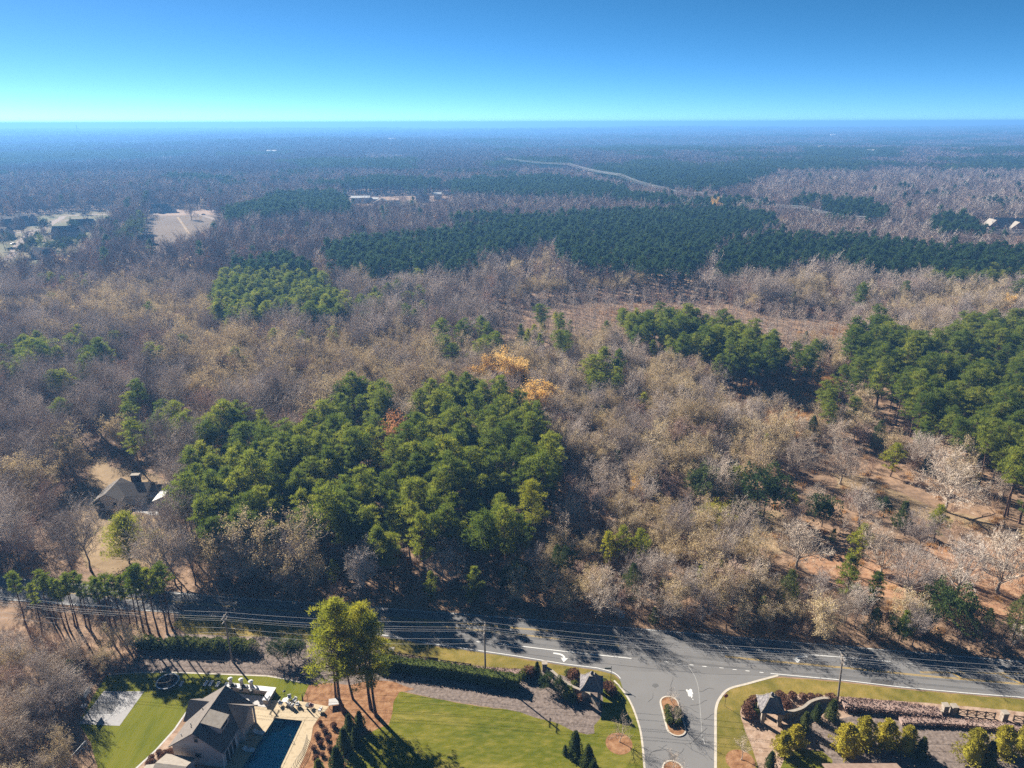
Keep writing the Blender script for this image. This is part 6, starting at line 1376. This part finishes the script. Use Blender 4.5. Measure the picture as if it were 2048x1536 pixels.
far_house(722, 405, 2, [(0, 0, 24, 12, 6.5, 8.5, 'x'), (16, 2, 14, 10, 4.5, 6, 'x')], M_wallw, M_metalr, 'long white building with a pale roof, leftmost of the white cluster', False)
far_house(764, 415, 8, [(0, 0, 20, 14, 6, 11, 'y'), (14, 3, 16, 10, 5, 8, 'x')], M_wallw, M_shing, 'white house with a dark gable front in the white cluster', False)
far_house(840, 404, 0, [(0, 0, 9, 12, 8, 14, 'y'), (8, 2, 8, 9, 5, 9, 'x')], M_wallw, M_shing, 'tall narrow white house at the end of the pale lawn', False)
far_house(876, 398, 0, [(0, 0, 10, 9, 7, 9, 'x')], M_wallw, M_metalr, 'small white boxy building right of the tall narrow one', False)
far_house(2012, 466, -10, [(0, 0, 26, 14, 7, 14, 'x'), (-14, 0, 10, 14, 6.5, 12.5, 'y'), (4, -8, 12, 8, 6, 11.5, 'y')], M_brickp, M_shingp, 'big grey-roofed brick mansion at the right picture edge')
far_house(1018, 340, 0, [(0, 0, 10, 10, 16, 20, 'y'), (-26, -8, 34, 14, 6, 9, 'x')], M_wallw, M_shingp, 'pale tower-like building far off beside the power line', False)
far_house(866, 352, 0, [(0, 0, 26, 14, 8, 12, 'x'), (-10, -7, 8, 8, 7, 12, 'y')], M_brickp, M_shing, 'far house alone in the blue woods', False)
for i, (cx, cy, w, h) in enumerate([(1665, 276, 26, 10), (1640, 305, 12, 8), (785, 288, 34, 5), (1745, 315, 40, 5), (545, 312, 30, 4)]):
    p = P(cx, cy); o = thing('far_building', 'pale far building in the blue distance, %s' % ['below the right skyline', 'right of centre below the skyline', 'above the white cluster', 'beside the dark pine strip on the right', 'left of centre'][i], 'building', (p.x, p.y, float(hz(p.x, p.y)) + 6)); wing(o, 0, 0, w, 20, h + 6, h + 9, 'x', M_wallw, M_metalr, .5, z0=-10)
# far house roof cut by the bottom edge
br = thing('brown_roofed_house', 'tan and brown roofed house cut by the bottom edge', 'house', P(1738, 1606)); wing(br, 0, -1, 11, 10, 3.2, 5.0, 'x', M_brickp, M_shingb, .5)
# parked cars in the far neighbourhood
def car(bx, by, rz, m, label):
    p = P(bx, by); o = thing('parked_car', label, 'car', (p.x, p.y, .1), math.radians(rz)); b_ = MB()
    prof = [(-2.2, .3), (-2.2, .85), (-1.5, .95), (-.9, 1.45), (.7, 1.45), (1.3, .95), (2.2, .8), (2.25, .3)]
    n_ = len(prof); b_.add([(x, -.85, z) for x, z in prof] + [(x, .85, z) for x, z in prof], [tuple(range(n_ - 1, -1, -1)), tuple(range(n_, 2 * n_))] + [(i, (i + 1) % n_, n_ + (i + 1) % n_, n_ + i) for i in range(n_)]); b_.build('body', m, o)
    for sx in (-1.35, 1.35):
        for sy in (-.87, .72): MB().tube((sx, sy, .32), (sx, sy + .15, .32), .32, .32, 10).build('wheel', M_black, o)
    MB().box(-.85, .65, -.86, .86, 1.0, 1.35).build('side_window', M_glass, o)
car(27, 489, 60, M_dark, 'dark car parked at the lane fork in the far neighbourhood'); car(147, 428.5, 5, M_dark, 'dark car on the far lane, left one'); car(169, 428, 5, M_brickd, 'dark car on the far lane, right one'); car(407, 430, 20, M_brickd, 'dark car at the top of the farm driveway'); car(22, 498, 10, M_dark, 'dark car parked below the lane fork')
# far neighbourhood trees
for i, (cx, cy, k, h, lab) in enumerate([(88, 450, 'evergreen', 12, 'round dark tree alone beside the far lane'), (15, 478, 'evergreen', 11, 'round dark tree left of the lane fork'), (65, 488, 'evergreen', 12, 'dark bushy tree on the lane fork, left one'), (80, 486, 'pine', 15, 'dark pine on the lane fork'), (100, 495, 'evergreen', 11, 'dark bushy tree below the pale far house'), (122, 490, 'evergreen', 12, 'dark bushy tree in the row below the pale far house'), (140, 488, 'evergreen', 11, 'dark bushy tree at the right of that row'), (165, 482, 'evergreen', 12, 'olive tree right of the pale far house'), (190, 465, 'cedar', 15, 'dark conifer behind the far houses'), (145, 452, 'evergreen', 12, 'dark tree pressed against the pale far house'), (270, 455, 'evergreen', 17, 'dark tree at the hay field edge, upper'), (262, 466, 'evergreen', 18, 'dark tree at the hay field edge, middle'), (250, 478, 'evergreen', 16, 'dark tree at the hay field edge, lower'), (280, 440, 'pine', 20, 'dark pine at the upper hay field corner'), (75, 472, 'evergreen', 8, 'small dark tree by the lane'), (45, 500, 'evergreen', 10, 'dark tree beside the lane end')]):
    p = P(cx, cy, h * .6); plant(k, p.x, p.y, lab, h=h)
# ---- transmission line
LP = LINE_W[1:-1]; LT = []
for i, p in enumerate(LP):
    h = 15 if i < 7 else 24
    d_ = (LP[min(i + 1, len(LP) - 1)] - LP[max(i - 1, 0)]).normalized(); nn = Vector((-d_.y, d_.x, 0))
    o = thing('transmission_pole', 'wooden two-pole power line frame, %s from the mansion' % ['first', 'second', 'third', 'fourth', 'fifth', 'sixth', 'seventh', 'eighth', 'ninth', 'tenth'][i], 'power pole', p)
    for s in (-2.2, 2.2): MB().tube(nn * s, nn * s + Vector((0, 0, h)), .28, .2, 6).build('pole', M_wood, o)
    MB().beam(nn * -5 + Vector((0, 0, h - 1.2)), nn * 5 + Vector((0, 0, h - 1.2)), .35, .35).build('crossarm', M_wood, o)
    LT.append([p + nn * s + Vector((0, 0, z)) for s, z in ((-4.8, h - 1.8), (0, h - 1.8), (4.8, h - 1.8), (-2.2, h + .1), (2.2, h + .1))])
for k in range(5):
    o = thing('transmission_wire', 'pale power line cable crossing the far woods, %s' % ['outer near', 'centre', 'outer far', 'upper near', 'upper far'][k], 'wire', LT[0][k]); mb = MB()
    for a, c_ in zip(LT[:-1], LT[1:]): mb.path([a[k].lerp(c_[k], t) - Vector((0, 0, 2.2 * 4 * t * (1 - t))) - LT[0][k] for t in np.linspace(0, 1, 9)], .15, 4)
    mb.build('cable', M_wire, o)
tag(strip([v.xy for v in LINE_W], 22, .06).build('power_line_clearing', M_floor), kind='structure')
# radio mast and water tower on the skyline
p = P(157, 274); z0_ = float(hz(p.x, p.y)); ms_ = thing('radio_mast', 'thin lattice radio mast on the far skyline', 'mast', (p.x, p.y, z0_)); H_ = 86.0
for s in range(3):
    a = s * 2.094; MB().tube((2.6 * math.cos(a), 2.6 * math.sin(a), 0), (1.6 * math.cos(a), 1.6 * math.sin(a), H_), 1.3, .9, 4).build('leg', M_dark, ms_)
for k in range(10):
    z = k * H_ / 10; c = MB()
    for s in range(3): a = s * 2.094; b2 = (s + 1) * 2.094; c.tube((2.4 * math.cos(a), 2.4 * math.sin(a), z), (2.2 * math.cos(b2), 2.2 * math.sin(b2), z + H_ / 10), .3, .3, 4)
    c.build('brace', M_dark, ms_)
p = P(1462, 262); z0_ = float(hz(p.x, p.y)); wt = thing('water_tower', 'tiny white water tower on the far skyline', 'water tower', (p.x, p.y, z0_)); MB().tube((0, 0, 0), (0, 0, 46), 3, 2.4, 10).build('stem', M_plast, wt); c = MB(); c.tube((0, 0, 46), (0, 0, 52), 3, 9, 14); c.tube((0, 0, 52), (0, 0, 58), 9, 9, 14); c.tube((0, 0, 58), (0, 0, 63), 9, 2, 14); c.build('tank', M_plast, wt)

# haze: even pale air round the whole place
def build_haze():
    mb = MB(); mb.box(-27500, 27500, -27500, 27500, -60, 108)
    m, n, l = _nt('haze_air'); out = n.new('ShaderNodeOutputMaterial'); v = n.new('ShaderNodeVolumePrincipled')
    v.inputs['Density'].default_value = HAZE_D; v.inputs['Color'].default_value = HAZE_C; v.inputs['Anisotropy'].default_value = 0.2
    l.new(v.outputs[0], out.inputs['Volume'])
    tag(mb.build('haze', m), kind='stuff')
HAZE_D = 1 / 4400; HAZE_C = (.14, .36, .74, 1)
build_haze()
